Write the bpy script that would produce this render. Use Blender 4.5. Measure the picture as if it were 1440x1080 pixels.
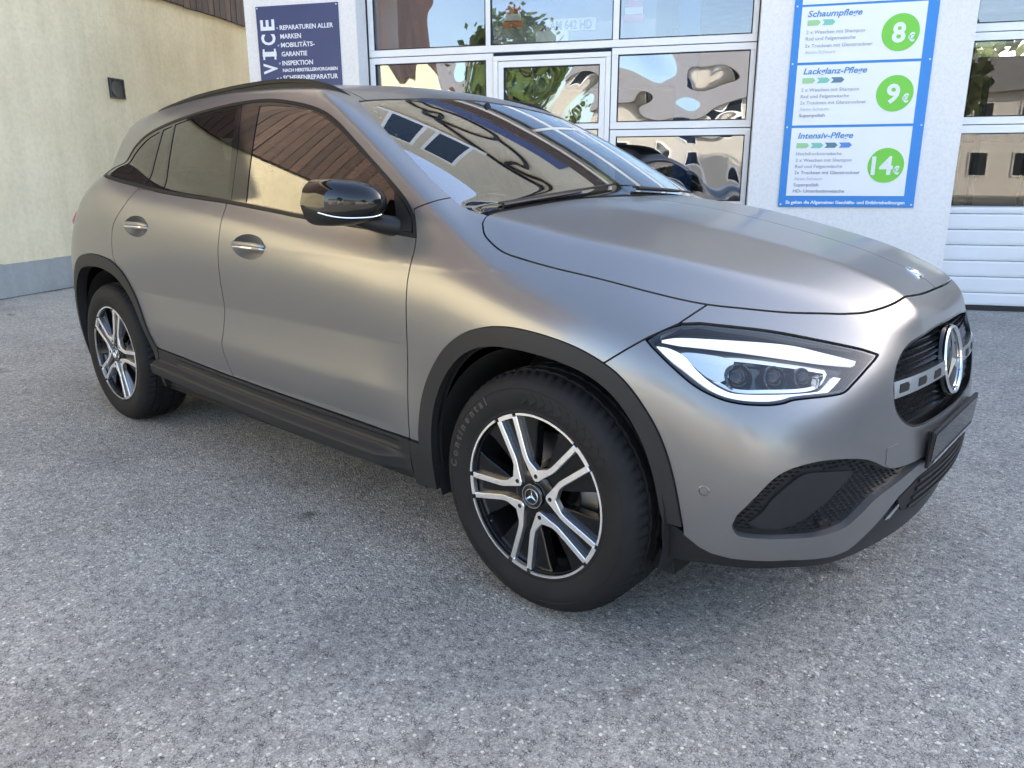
import bpy, bmesh, math, random
import numpy as np
from mathutils import Vector, Matrix
random.seed(7); RNG = np.random.default_rng(5)
for _o in list(bpy.data.objects): bpy.data.objects.remove(_o)
SC = bpy.context.scene; COL = SC.collection
# ------------------------------------------------------------------ camera
_f, _cx, _cy, _cz, _yaw, _pit, _rol = 1078.4416, 1.26131, -2.40581, 1.20777, math.radians(131.32282), math.radians(15.1673), math.radians(.18052)
_fw = Vector((math.cos(_yaw)*math.cos(_pit), math.sin(_yaw)*math.cos(_pit), -math.sin(_pit)))
_rt = Vector((math.sin(_yaw), -math.cos(_yaw), 0)); _dn = _fw.cross(_rt)
_r2 = math.cos(_rol)*_rt + math.sin(_rol)*_dn; _d2 = -math.sin(_rol)*_rt + math.cos(_rol)*_dn
_cd = bpy.data.cameras.new('camera'); CAM = bpy.data.objects.new('camera', _cd); COL.objects.link(CAM)
_cd.sensor_fit = 'HORIZONTAL'; _cd.sensor_width = 36.0; _cd.lens = 36.0*_f/1440.0
_cd.clip_start = .05; _cd.clip_end = 2000
_m = Matrix((_r2, -_d2, -_fw)).transposed().to_4x4(); _m.translation = (_cx, _cy, _cz); CAM.matrix_world = _m
SC.camera = CAM
# ------------------------------------------------------------------ sky and sun
# building axes: LV runs along the left wall away from the camera, RV along the garage front to the right
LV = Vector((-0.45336, 0.89133, 0)); RV = Vector((0.89133, 0.45336, 0))
SUN_EL = math.radians(29); _sd = (RV*.85 + LV*.527).normalized()
SUN_DIR = Vector((_sd.x*math.cos(SUN_EL), _sd.y*math.cos(SUN_EL), math.sin(SUN_EL)))
WD = bpy.data.worlds.new('World'); SC.world = WD; WD.use_nodes = True
_nt = WD.node_tree; _bg = _nt.nodes['Background']; _sky = _nt.nodes.new('ShaderNodeTexSky')
_sky.sky_type = 'NISHITA'; _sky.sun_disc = False; _sky.sun_elevation = SUN_EL
_sky.sun_rotation = math.atan2(SUN_DIR.x, SUN_DIR.y); _sky.air_density = 1.0; _sky.dust_density = 1.9; _sky.ozone_density = .8
_hs = _nt.nodes.new('ShaderNodeHueSaturation'); _hs.inputs['Saturation'].default_value = .97
_nt.links.new(_sky.outputs[0], _hs.inputs['Color']); _nt.links.new(_hs.outputs[0], _bg.inputs[0]); _bg.inputs[1].default_value = .15
_sl = bpy.data.lights.new('sun', 'SUN'); _sl.energy = 4.2; _sl.angle = math.radians(.53); _sl.color = (1, .90, .74)
SUN = bpy.data.objects.new('sun', _sl); COL.objects.link(SUN)
SUN.rotation_euler = (-SUN_DIR).to_track_quat('-Z', 'Y').to_euler()
SC.view_settings.view_transform = 'Standard'; SC.view_settings.look = 'None'
SC.view_settings.gamma = 1; SC.view_settings.use_curve_mapping = False
SC.view_settings.exposure = 2.52
# ------------------------------------------------------------------ helpers
def W3(s, l, z): return RV*s + LV*l + Vector((0, 0, z))
def node_mat(name):
    m = bpy.data.materials.new(name); m.use_nodes = True
    return m, m.node_tree.nodes, m.node_tree.links, m.node_tree.nodes['Principled BSDF']
def mat(name, col, rough=.5, metal=0, var=0, vscale=8, bump=0, bscale=60, coat=0, spec=.5, emit=None):
    m, N, L, b = node_mat(name)
    b.inputs['Base Color'].default_value = (*col, 1); b.inputs['Roughness'].default_value = rough
    b.inputs['Metallic'].default_value = metal; b.inputs['Coat Weight'].default_value = coat
    b.inputs['Specular IOR Level'].default_value = spec
    tc = N.new('ShaderNodeTexCoord')
    if var:
        n = N.new('ShaderNodeTexNoise'); n.inputs['Scale'].default_value = vscale; n.inputs['Detail'].default_value = 6
        L.new(tc.outputs['Object'], n.inputs['Vector'])
        r = N.new('ShaderNodeMapRange'); r.inputs[1].default_value = .3; r.inputs[2].default_value = .7
        r.inputs[3].default_value = 1-var; r.inputs[4].default_value = 1+var
        L.new(n.outputs[0], r.inputs[0])
        mx = N.new('ShaderNodeVectorMath'); mx.operation = 'SCALE'; mx.inputs[0].default_value = col
        L.new(r.outputs[0], mx.inputs['Scale']); L.new(mx.outputs[0], b.inputs['Base Color'])
        r2 = N.new('ShaderNodeMapRange'); r2.inputs[3].default_value = max(0, rough-var*.25); r2.inputs[4].default_value = min(1, rough+var*.25)
        L.new(n.outputs[0], r2.inputs[0]); L.new(r2.outputs[0], b.inputs['Roughness'])
    if bump:
        n = N.new('ShaderNodeTexNoise'); n.inputs['Scale'].default_value = bscale; n.inputs['Detail'].default_value = 4
        L.new(tc.outputs['Object'], n.inputs['Vector'])
        bp = N.new('ShaderNodeBump'); bp.inputs['Strength'].default_value = bump; bp.inputs['Distance'].default_value = .004
        L.new(n.outputs[0], bp.inputs['Height']); L.new(bp.outputs[0], b.inputs['Normal'])
    if emit:
        b.inputs['Emission Color'].default_value = (*emit[0], 1); b.inputs['Emission Strength'].default_value = emit[1]
    return m
def glass_mat(name, tint, refl=None, ior=1.5, wav=0, wscale=2.0, boost=1.0, base=0.0, rough=0.0):
    """thin pane: fresnel mirror over tinted see-through"""
    m, N, L, b = node_mat(name); N.remove(b)
    out = N['Material Output']
    g = N.new('ShaderNodeBsdfGlossy'); g.inputs['Roughness'].default_value = rough; g.inputs['Color'].default_value = (*(refl or (1, 1, 1)), 1)
    t = N.new('ShaderNodeBsdfTransparent'); t.inputs['Color'].default_value = (*tint, 1)
    fr = N.new('ShaderNodeFresnel'); fr.inputs['IOR'].default_value = ior
    ma = N.new('ShaderNodeMath'); ma.operation = 'MULTIPLY_ADD'; ma.inputs[1].default_value = boost; ma.inputs[2].default_value = base; ma.use_clamp = True
    mx = N.new('ShaderNodeMixShader')
    L.new(fr.outputs[0], ma.inputs[0]); L.new(ma.outputs[0], mx.inputs[0]); L.new(t.outputs[0], mx.inputs[1]); L.new(g.outputs[0], mx.inputs[2])
    L.new(mx.outputs[0], out.inputs['Surface'])
    if wav:
        tc = N.new('ShaderNodeTexCoord'); n = N.new('ShaderNodeTexNoise'); n.inputs['Scale'].default_value = wscale; n.inputs['Detail'].default_value = 1.0
        n.inputs['Distortion'].default_value = .6
        L.new(tc.outputs['Object'], n.inputs['Vector'])
        bp = N.new('ShaderNodeBump'); bp.inputs['Strength'].default_value = 1; bp.inputs['Distance'].default_value = wav
        L.new(n.outputs[0], bp.inputs['Height']); L.new(bp.outputs[0], g.inputs['Normal'])
    return m
def link(name, me, m=None, parent=None, loc=None):
    o = bpy.data.objects.new(name, me); COL.objects.link(o)
    if m and me is not None and not me.materials: me.materials.append(m)
    if parent: o.parent = parent
    if loc is not None: o.location = loc
    return o
def thing(name, label, cat, loc=(0, 0, 0), group=None, rotz=0):
    o = bpy.data.objects.new(name, None); COL.objects.link(o); o.location = loc; o.rotation_euler = (0, 0, rotz)
    o.empty_display_size = .1
    tag(o, label, cat, group); return o
def tag(o, label=None, cat=None, group=None, kind=None):
    if label: o['label'] = label
    if cat: o['category'] = cat
    if group: o['group'] = group
    if kind: o['kind'] = kind
    return o
class MB:
    """collects simple solids into one mesh"""
    def __init__(s): s.v = []; s.f = []; s.smooth = []
    def add(s, vs, fs, smooth=False):
        n = len(s.v); s.v += [tuple(v) for v in vs]; s.f += [tuple(i+n for i in f) for f in fs]; s.smooth += [smooth]*len(fs); return s
    def box(s, c, d, M=None, bev=0):
        x, y, z = d[0]/2, d[1]/2, d[2]/2
        if bev:
            b = min(bev, x*.9, y*.9, z*.9); bm = bmesh.new(); bmesh.ops.create_cube(bm, size=1)
            bmesh.ops.scale(bm, vec=d, verts=bm.verts); bmesh.ops.bevel(bm, geom=bm.edges[:], offset=b, segments=2, affect='EDGES', profile=.6)
            vs = [v.co.copy() for v in bm.verts]; bm.verts.index_update(); fs = [[v.index for v in f.verts] for f in bm.faces]; bm.free()
        else:
            vs = [Vector((i, j, k)) for i in (-x, x) for j in (-y, y) for k in (-z, z)]
            fs = [(0, 1, 3, 2), (4, 6, 7, 5), (0, 4, 5, 1), (2, 3, 7, 6), (0, 2, 6, 4), (1, 5, 7, 3)]
        if M is not None: vs = [M @ v for v in vs]
        c = Vector(c); return s.add([v+c for v in vs], fs)
    def fbox(s, s0, s1, l0, l1, z0, z1, bev=0):
        """box in facade axes"""
        M = Matrix((RV, LV, Vector((0, 0, 1)))).transposed()
        return s.box(W3((s0+s1)/2, (l0+l1)/2, (z0+z1)/2), (abs(s1-s0), abs(l1-l0), abs(z1-z0)), M, bev)
    def tube(s, pts, r, n=10, caps=True):
        pts = [Vector(p) for p in pts]; R = r if hasattr(r, '__len__') else [r]*len(pts)
        vs = []; fs = []; up = None
        for i, p in enumerate(pts):
            t = (pts[min(i+1, len(pts)-1)]-pts[max(i-1, 0)]).normalized()
            if up is None: up = t.orthogonal().normalized()
            up = (up - t*up.dot(t)).normalized(); bi = t.cross(up)
            for k in range(n):
                a = 2*math.pi*k/n; vs.append(p+(up*math.cos(a)+bi*math.sin(a))*R[i])
        for i in range(len(pts)-1):
            for k in range(n):
                k2 = (k+1) % n; fs.append((i*n+k, i*n+k2, (i+1)*n+k2, (i+1)*n+k))
        if caps: fs += [tuple(range(n))[::-1], tuple((len(pts)-1)*n+k for k in range(n))]
        return s.add(vs, fs, True)
    def prism(s, poly, fn, d0, d1):
        """polygon of (a,b) pairs swept from depth d0 to d1; fn(a,b,d) gives the point"""
        n = len(poly); vs = [fn(a, b, d0) for a, b in poly]+[fn(a, b, d1) for a, b in poly]
        fs = [tuple(range(n))[::-1], tuple(range(n, 2*n))]+[(i, (i+1) % n, n+(i+1) % n, n+i) for i in range(n)]
        return s.add(vs, fs)
    def lathe(s, prof, c, ax, n=48, smooth=True, up=None):
        """profile (r, h) spun round axis ax"""
        ax = Vector(ax).normalized(); u = Vector(up) if up else ax.orthogonal().normalized(); w = ax.cross(u); c = Vector(c); vs = []; fs = []
        for r, h in prof:
            for k in range(n):
                a = 2*math.pi*k/n; vs.append(c+ax*h+(u*math.cos(a)+w*math.sin(a))*r)
        for i in range(len(prof)-1):
            for k in range(n):
                k2 = (k+1) % n; fs.append((i*n+k, i*n+k2, (i+1)*n+k2, (i+1)*n+k))
        return s.add(vs, fs, smooth)
    def mesh(s, name):
        me = bpy.data.meshes.new(name); me.from_pydata(s.v, [], s.f); me.polygons.foreach_set('use_smooth', s.smooth)
        me.validate(); bm = bmesh.new(); bm.from_mesh(me); bmesh.ops.recalc_face_normals(bm, faces=bm.faces); bm.to_mesh(me); bm.free()
        return me
    def obj(s, name, m, parent=None, sharp=35):
        me = s.mesh(name)
        if any(s.smooth): me.set_sharp_from_angle(angle=math.radians(sharp))
        return link(name, me, m, parent)
def text_mesh(body, size, bold=0, shear=0, depth=.001, align='LEFT', space=1.0, wfit=None):
    c = bpy.data.curves.new('lettering', 'FONT'); c.body = body; c.size = size; c.offset = bold; c.shear = shear
    c.extrude = depth; c.align_x = align; c.space_character = space; c.resolution_u = 3
    o = bpy.data.objects.new('lettering', c); COL.objects.link(o)
    dg = bpy.context.evaluated_depsgraph_get(); me = bpy.data.meshes.new_from_object(o.evaluated_get(dg))
    bpy.data.objects.remove(o); bpy.data.curves.remove(c)
    if wfit and len(me.vertices):
        co = np.empty(len(me.vertices)*3); me.vertices.foreach_get('co', co); co = co.reshape(-1, 3)
        w = co[:, 0].max()-co[:, 0].min(); x0 = co[:, 0].min(); co[:, 0] = (co[:, 0]-x0)*(wfit/w) if align == 'LEFT' else co[:, 0]*wfit/w
        me.vertices.foreach_set('co', co.ravel())
    me.name = 'lettering'; return me
def place_text(me, origin, right, up, m, parent=None, name='lettering'):
    right = Vector(right).normalized(); up = Vector(up).normalized(); n = right.cross(up)
    M = Matrix((right, up, n)).transposed().to_4x4(); M.translation = origin
    me.transform(M); return link(name, me, m, parent)
# ================================================================== materials of the place
def asphalt_mat():
    m, N, L, b = node_mat('asphalt')
    tc = N.new('ShaderNodeTexCoord')
    def vor(scale, feat='F1', rnd=1):
        v = N.new('ShaderNodeTexVoronoi'); v.inputs['Scale'].default_value = scale; v.feature = feat
        v.inputs['Randomness'].default_value = rnd; L.new(tc.outputs['Object'], v.inputs['Vector']); return v
    def noi(scale, det=4, rough=.55):
        n = N.new('ShaderNodeTexNoise'); n.inputs['Scale'].default_value = scale; n.inputs['Detail'].default_value = det
        n.inputs['Roughness'].default_value = rough; L.new(tc.outputs['Object'], n.inputs['Vector']); return n
    def ramp(src, stops):
        r = N.new('ShaderNodeValToRGB'); e = r.color_ramp.elements
        while len(e) < len(stops): e.new(.5)
        for q, (p, c) in zip(e, stops): q.position = p; q.color = (*c, 1) if hasattr(c, '__len__') else (c, c, c, 1)
        L.new(src, r.inputs[0]); return r.outputs[0]
    def mix(t, a, b2, f):
        x = N.new('ShaderNodeMix'); x.data_type = 'RGBA'; x.blend_type = t
        if hasattr(f, 'links') or hasattr(f, 'node'): L.new(f, x.inputs[0])
        else: x.inputs[0].default_value = f
        for s, q in ((a, 6), (b2, 7)):
            if hasattr(s, 'node'): L.new(s, x.inputs[q])
            else: x.inputs[q].default_value = (*s, 1)
        return x.outputs[2]
    v1 = vor(140); v2 = vor(330); v3 = vor(70)
    sep = N.new('ShaderNodeSeparateColor'); L.new(v1.outputs['Color'], sep.inputs[0])
    c1 = ramp(sep.outputs[0], [(0, (.19, .188, .19)), (.5, (.265, .263, .264)), (.85, (.33, .328, .325)), (.96, (.43, .425, .42)), (1, (.52, .51, .50))])
    sep2 = N.new('ShaderNodeSeparateColor'); L.new(v2.outputs['Color'], sep2.inputs[0])
    c2 = ramp(sep2.outputs[1], [(0, (.13, .13, .135)), (.45, (.25, .249, .25)), (.9, (.37, .367, .363)), (1, (.55, .54, .53))])
    c = mix('MIX', c1, c2, .42)
    # scattered chips of pale stone
    sep3 = N.new('ShaderNodeSeparateColor'); L.new(v3.outputs['Color'], sep3.inputs[0])
    chip = ramp(sep3.outputs[2], [(.935, 0), (.945, 1)]); near = ramp(v3.outputs['Distance'], [(.26, 1), (.36, 0)])
    cm = N.new('ShaderNodeMath'); cm.operation = 'MULTIPLY'; L.new(chip, cm.inputs[0]); L.new(near, cm.inputs[1])
    cmm = N.new('ShaderNodeMath'); cmm.operation = 'MULTIPLY'; cmm.inputs[1].default_value = .85; L.new(cm.outputs[0], cmm.inputs[0])
    c = mix('MIX', c, (.58, .57, .54), cmm.outputs[0])
    # dark open joints between the stones, only here and there
    edge = ramp(vor(140, 'DISTANCE_TO_EDGE').outputs['Distance'], [(.02, (.22, .22, .24)), (.13, (1, 1, 1))])
    c = mix('MULTIPLY', c, edge, ramp(noi(38, 3, .6).outputs[0], [(.44, 0), (.60, 1)]))
    pit = ramp(noi(150, 2, .5).outputs[0], [(.30, (.30, .30, .32)), (.385, (1, 1, 1))]); c = mix('MULTIPLY', c, pit, .9)
    # wear, damp patches, oil drips
    c = mix('MULTIPLY', c, ramp(noi(1.1, 6, .6).outputs[0], [(.30, (.74, .74, .74)), (.5, (1, 1, 1)), (.72, (1.12, 1.115, 1.10))]), .9)
    c = mix('MULTIPLY', c, ramp(noi(9, 5, .7).outputs[0], [(.3, (.8, .8, .82)), (.55, (1.04, 1.04, 1.04))]), .8)
    sp = noi(2.6, 2, .5); spm = ramp(sp.outputs[0], [(.69, (1, 1, 1)), (.73, (.42, .40, .39))])
    c = mix('MULTIPLY', c, spm, .8)
    # the dirt seam along the old wall and a few soft stains
    c = mix('MULTIPLY', c, (1.54, 1.475, 1.31), 1.0)
    L.new(c, b.inputs['Base Color']); b.inputs['Roughness'].default_value = .82; b.inputs['Specular IOR Level'].default_value = .35
    h = N.new('ShaderNodeMath'); h.operation = 'ADD'
    inv = N.new('ShaderNodeMath'); inv.operation = 'MULTIPLY'; inv.inputs[1].default_value = -1; L.new(v1.outputs['Distance'], inv.inputs[0])
    n3 = noi(260, 3, .7); L.new(inv.outputs[0], h.inputs[0]); L.new(n3.outputs[0], h.inputs[1])
    bp = N.new('ShaderNodeBump'); bp.inputs['Strength'].default_value = 1.0; bp.inputs['Distance'].default_value = .007
    L.new(h.outputs[0], bp.inputs['Height']); L.new(bp.outputs[0], b.inputs['Normal'])
    return m
def plaster_mat(name, col, streak=(.8, .8, .78), patch=.10, fine=70, bump=.35, amount=.6):
    m, N, L, b = node_mat(name); tc = N.new('ShaderNodeTexCoord')
    def noi(scale, det, sc=(1, 1, 1)):
        mp = N.new('ShaderNodeMapping'); mp.inputs['Scale'].default_value = sc; L.new(tc.outputs['Object'], mp.inputs[0])
        n = N.new('ShaderNodeTexNoise'); n.inputs['Scale'].default_value = scale; n.inputs['Detail'].default_value = det; L.new(mp.outputs[0], n.inputs['Vector']); return n
    def ramp(src, stops):
        r = N.new('ShaderNodeValToRGB'); e = r.color_ramp.elements
        for q, (p, c) in zip(e, stops): q.position = p; q.color = (*c, 1)
        L.new(src, r.inputs[0]); return r.outputs[0]
    def mul(a, c, f):
        x = N.new('ShaderNodeMix'); x.data_type = 'RGBA'; x.blend_type = 'MULTIPLY'; x.inputs[0].default_value = f
        if hasattr(a, 'node'): L.new(a, x.inputs[6])
        else: x.inputs[6].default_value = (*a, 1)
        L.new(c, x.inputs[7]); return x.outputs[2]
    c = mul(col, ramp(noi(.9, 7).outputs[0], [(.33, tuple(1-patch*1.6*k for k in (.8, 1, 1.3))), (.66, (1+patch*.6,)*3)]), 1)
    c = mul(c, ramp(noi(2.2, 6, (3, 3, .25)).outputs[0], [(.36, streak), (.55, (1, 1, 1))]), amount)
    c = mul(c, ramp(noi(fine*.35, 5).outputs[0], [(.3, (.93, .93, .93)), (.6, (1.02, 1.02, 1.02))]), 1)
    L.new(c, b.inputs['Base Color']); b.inputs['Roughness'].default_value = .9; b.inputs['Specular IOR Level'].default_value = .25
    n = noi(fine, 5); n2 = noi(fine*.12, 3); ad = N.new('ShaderNodeMath'); ad.operation = 'ADD'; L.new(n.outputs[0], ad.inputs[0]); L.new(n2.outputs[0], ad.inputs[1])
    bp = N.new('ShaderNodeBump'); bp.inputs['Strength'].default_value = bump; bp.inputs['Distance'].default_value = .012
    L.new(ad.outputs[0], bp.inputs['Height']); L.new(bp.outputs[0], b.inputs['Normal'])
    return m
def wood_mat():
    m, N, L, b = node_mat('brown stained boards'); tc = N.new('ShaderNodeTexCoord'); oi = N.new('ShaderNodeObjectInfo')
    mp = N.new('ShaderNodeMapping'); mp.inputs['Scale'].default_value = (18, 18, 1.2); L.new(tc.outputs['Object'], mp.inputs[0])
    L.new(oi.outputs['Random'], mp.inputs['Location'])
    n = N.new('ShaderNodeTexNoise'); n.inputs['Scale'].default_value = 3; n.inputs['Detail'].default_value = 8; n.inputs['Distortion'].default_value = .8; L.new(mp.outputs[0], n.inputs['Vector'])
    r = N.new('ShaderNodeValToRGB'); e = r.color_ramp.elements; e[0].position = .3; e[0].color = (.032, .017, .013, 1); e[1].position = .72; e[1].color = (.095, .052, .036, 1)
    L.new(n.outputs[0], r.inputs[0]); hs = N.new('ShaderNodeHueSaturation'); v = N.new('ShaderNodeMapRange'); v.inputs[3].default_value = .6; v.inputs[4].default_value = 1.35
    L.new(oi.outputs['Random'], v.inputs[0]); L.new(v.outputs[0], hs.inputs['Value']); L.new(r.outputs[0], hs.inputs['Color']); L.new(hs.outputs[0], b.inputs['Base Color'])
    b.inputs['Roughness'].default_value = .65; bp = N.new('ShaderNodeBump'); bp.inputs['Strength'].default_value = .4; bp.inputs['Distance'].default_value = .004
    L.new(n.outputs[0], bp.inputs['Height']); L.new(bp.outputs[0], b.inputs['Normal']); return m
M_ASPH = asphalt_mat()
M_CREAM = plaster_mat('cream rough plaster', (.68, .62, .44), (.86, .86, .83), .09, 60, .5, .45)
M_PLINTH = plaster_mat('grey painted plinth', (.30, .325, .325), (.85, .85, .85), .08, 50, .3, .5)
M_WHITE = plaster_mat('white painted wall', (.83, .80, .765), (.96, .96, .95), .02, 120, .05, .4)
M_BEIGE = plaster_mat('beige upper wall', (.62, .54, .42), (.93, .93, .93), .05, 60, .2, .4)
M_WOOD = wood_mat()
M_FRAME = mat('white powder coated frame', (.84, .825, .80), .35, var=.03, vscale=3)
M_SLAT = mat('white sectional slat', (.74, .74, .74), .42, var=.03, vscale=4, bump=.05, bscale=300)
M_RUBBER = mat('black rubber seal', (.02, .02, .022), .7, var=.2, vscale=20)
M_DARKMETAL = mat('dark weathered metal', (.06, .058, .055), .6, .5, var=.25, vscale=25)
M_CONC = mat('hall concrete', (.28, .27, .26), .85, var=.15, vscale=3)
M_HALL = mat('hall wall', (.42, .41, .38), .9, var=.08, vscale=2)
M_PANE = glass_mat('wavy acrylic pane', (.62, .66, .68), (.88, .90, .94), 1.5, .036, 1.0, 1.0, .17)
M_PANE2 = glass_mat('calm acrylic pane', (.86, .88, .90), (.86, .86, .90), 1.5, .008, 1.0, .9, .10)
M_PANE3 = glass_mat('clear acrylic pane', (.88, .88, .86), (1, 1, 1), 1.5, .010, .45, 1.0, .0)
M_SKYGLASS = mat('dark window glass', (.015, .02, .03), .03, spec=.8)
M_NAVY = mat('navy sign board', (.045, .062, .16), .45, var=.05, vscale=5)
M_BLUE = mat('blue sign board', (.022, .23, .62), .4, var=.03, vscale=4)
M_LBLUE = mat('light blue print', (.25, .45, .75), .5)
M_PRINT = mat('white print', (.80, .82, .85), .5)
M_CARD = mat('white sign card', (.83, .835, .85), .45, var=.015, vscale=3)
M_TXBLUE = mat('blue heading print', (.10, .27, .52), .5)
M_TXGREY = mat('grey body print', (.30, .31, .34), .5)
M_TXPALE = mat('faded body print', (.48, .52, .53), .5)
M_TXDARK = mat('dark body print', (.16, .16, .20), .5)
M_GREEN = mat('lime green print', (.18, .60, .05), .45)
M_ARR = [mat('arrow print pale green', (.36, .62, .30), .5), mat('arrow print teal', (.22, .55, .42), .5),
         mat('arrow print slate', (.10, .22, .28), .5), mat('arrow print blue', (.10, .26, .62), .5)]
M_BLACKPAINT = mat('black painted metal', (.012, .012, .014), .35)
M_ROOF = mat('dark roof tiles', (.10, .055, .04), .8, var=.2, vscale=6)
M_LEAF = mat('leaves', (.09, .13, .03), .55, var=.4, vscale=1.5)
M_BARK = mat('bark', (.10, .07, .05), .9, var=.25, vscale=12, bump=.5, bscale=30)
# ================================================================== ground
_b = MB(); _b.add([(-400, -400, 0), (400, -400, 0), (400, 400, 0), (-400, 400, 0)], [(0, 1, 2, 3)])
tag(_b.obj('ground', M_ASPH), kind='structure')
# loose grit lying on the asphalt
_r = random.Random(3); _b = MB()
for k in range(420):
    s_ = _r.uniform(-5, 3.2); l_ = _r.uniform(-2.2, 4.6); r_ = _r.choice((.002, .003, .003, .004, .006))*_r.uniform(.7, 1.3); c_ = W3(s_, l_, r_*.35)
    d_ = [Vector((_r.uniform(.7, 1.2)*x, _r.uniform(.7, 1.2)*y, _r.uniform(.5, .8)*z))*r_ for x, y, z in ((1, 0, 0), (-1, 0, 0), (0, 1, 0), (0, -1, 0), (0, 0, 1), (0, 0, -1))]
    _b.add([c_+d for d in d_], [(0, 2, 4), (2, 1, 4), (1, 3, 4), (3, 0, 4), (2, 0, 5), (1, 2, 5), (3, 1, 5), (0, 3, 5)])
tag(_b.obj('loose_grit', mat('grit stone', (.30, .29, .27), .85, var=.6, vscale=3)), 'scattered loose grit lying on the asphalt yard', 'gravel', kind='stuff')
# ================================================================== left building
left = thing('plastered_building', 'old cream plastered building with brown board cladding along the left edge', 'building', W3(-7.01, 2, 0))
def at(root): return Matrix.Translation(-root.location)
def sub(mb, name, m, root, sharp=35):
    o = mb.obj(name, m, root, sharp); o.matrix_parent_inverse = Matrix.Translation(-root.location); return o
def subo(o, root):
    o.parent = root; o.matrix_parent_inverse = Matrix.Translation(-root.location); return o
SW = -7.01
sub(MB().fbox(SW-4.5, SW, -6, 14, 0, 8.4), 'wall', M_CREAM, left)
_b = MB()
_n = 60
for i in range(_n):                                  # plinth with a slightly uneven rendered top edge
    l0 = -6+20*i/_n; l1 = -6+20*(i+1)/_n
    _b.fbox(SW, SW+.018, l0, l1-.0005, 0, .347+.004*math.sin(i*2.3))
sub(_b, 'plinth', M_PLINTH, left)
_r = random.Random(8); _b = MB(); _p = []
for k in range(260):
    l_ = -6+19*k/259; _p.append((l_, .035+.05*_r.random()**2+.02*math.sin(l_*3)))
for (a, wa), (c, wc) in zip(_p[:-1], _p[1:]): _b.add([W3(SW+.015, a, .004), W3(SW+.02+wa, a, .004), W3(SW+.02+wc, c, .004), W3(SW+.015, c, .004)], [(0, 1, 2, 3)])
tag(_b.obj('wall_foot_dirt', mat('damp dirt', (.075, .075, .066), .95, var=.5, vscale=18, bump=.6, bscale=80)), kind='structure')
_pl = MB().box((0, 0, 0), (.128, .028, 4.2), bev=.006).mesh('plank')
for i in range(112):                                 # upright boards, each its own piece
    l = -5.93+i*.1345
    o = link('plank', _pl, M_WOOD, left); o.matrix_parent_inverse = Matrix.Translation(-left.location)
    o.location = W3(SW+.032+random.uniform(-.004, .004), l, 3.404+2.1+random.uniform(-.008, .008))
    o.rotation_euler = (0, random.uniform(-.002, .002), math.atan2(LV.y, LV.x))
_b = MB().fbox(SW, SW+.016, -6, 9.1, 3.41, 7.6); sub(_b, 'batten_backing', M_DARKMETAL, left)
_b = MB().fbox(SW-5.0, SW+.9, -6.3, 14, 8.4, 8.65); sub(_b, 'roof', M_ROOF, left)
# vent: frame and sloping louvres
_b = MB()
for a in ((5.515, 5.76, 2.335, 2.352), (5.515, 5.76, 2.125, 2.142), (5.515, 5.532, 2.142, 2.335), (5.743, 5.76, 2.142, 2.335)): _b.fbox(SW, SW+.022, *a)
_v = sub(_b, 'vent', M_DARKMETAL, left)
_b = MB(); _b.fbox(SW, SW+.010, 5.532, 5.743, 2.142, 2.335); _b.lathe([(.098, .010), (.096, .016), (.086, .016), (.070, .011), (.03, .012), (.0, .013)], W3(SW, 5.6375, 2.2385), RV, 40)
sub(_b, 'vent_plate', M_DARKMETAL, left)
# ================================================================== garage building
HF = 8.0; LP = 4.88; LD = 5.13
gar = thing('garage_building', 'white car workshop with large glazed sectional doors behind the grey car', 'building', W3(-1, 5.2, 0))
sub(MB().fbox(-4.716, -3.485, LP, 5.5, 0, 3.86), 'pillar', M_WHITE, gar)
sub(MB().fbox(.34, 2.045, LP, 5.5, 0, 3.86), 'pillar', M_WHITE, gar)
sub(MB().fbox(6.2, 24, LP, 5.5, 0, 3.86), 'wall', M_WHITE, gar)
sub(MB().fbox(-4.716, 24, LP, 5.5, 3.862, HF), 'wall', M_BEIGE, gar)
_b = MB(); _b.fbox(-3.49, -3.30, 5.5, 16, 0, HF-.6); sub(_b, 'side_wall', M_WHITE, gar)
_b = MB(); _b.fbox(23.8, 24, 5.5, 16, 0, HF-.6); _b.fbox(-3.30, 23.8, 15.8, 16, 3.9, HF-.6); _b.fbox(-3.30, 23.8, 15.8, 16, 0, 3.50); _b.fbox(-3.30, 2.4, 15.8, 16, 3.5, 3.9); _b.fbox(8.2, 23.8, 15.8, 16, 3.5, 3.9)
_b.fbox(1.15, 1.25, 5.5, 15.8, 0, 4.3)
sub(_b, 'inner_wall', M_HALL, gar)
_b = MB(); _b.fbox(-3.30, 23.8, 5.5, 15.8, 4.3, 4.5); _b.fbox(-3.6, 24.3, 5.52, 16.3, HF-.6, HF-.4); sub(_b, 'roof', M_CONC, gar)
_b = MB(); _b.fbox(-4.76, 24, LP-.045, LP, 3.90, 4.24, .006); sub(_b, 'fascia_board', M_WOOD, gar)
sub(MB().fbox(-3.485, .34, LP+.004, LD-.004, 3.80, 3.858), 'lintel', M_WHITE, gar)
# upper windows with frames
for s0, s1 in ((-2.42, -1.80), (-1.66, -1.04)):
    _b = MB(); z0, z1 = 5.95, 7.45
    for a in ((s0, s1, z0, z0+.07), (s0, s1, z1-.07, z1), (s0, s0+.06, z0+.07, z1-.07), (s1-.06, s1, z0+.07, z1-.07)): _b.fbox(a[0], a[1], LP-.03, LP+.02, a[2], a[3])
    w = sub(_b, 'window', M_FRAME, gar)
    MB().fbox(s0+.06, s1-.06, LP-.014, LP-.004, z0+.07, z1-.07).obj('pane', M_SKYGLASS, w)
sub(MB().fbox(-2.6, -.85, LP-.09, LP, 5.83, 5.95), 'window_sill', M_FRAME, gar)
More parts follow.
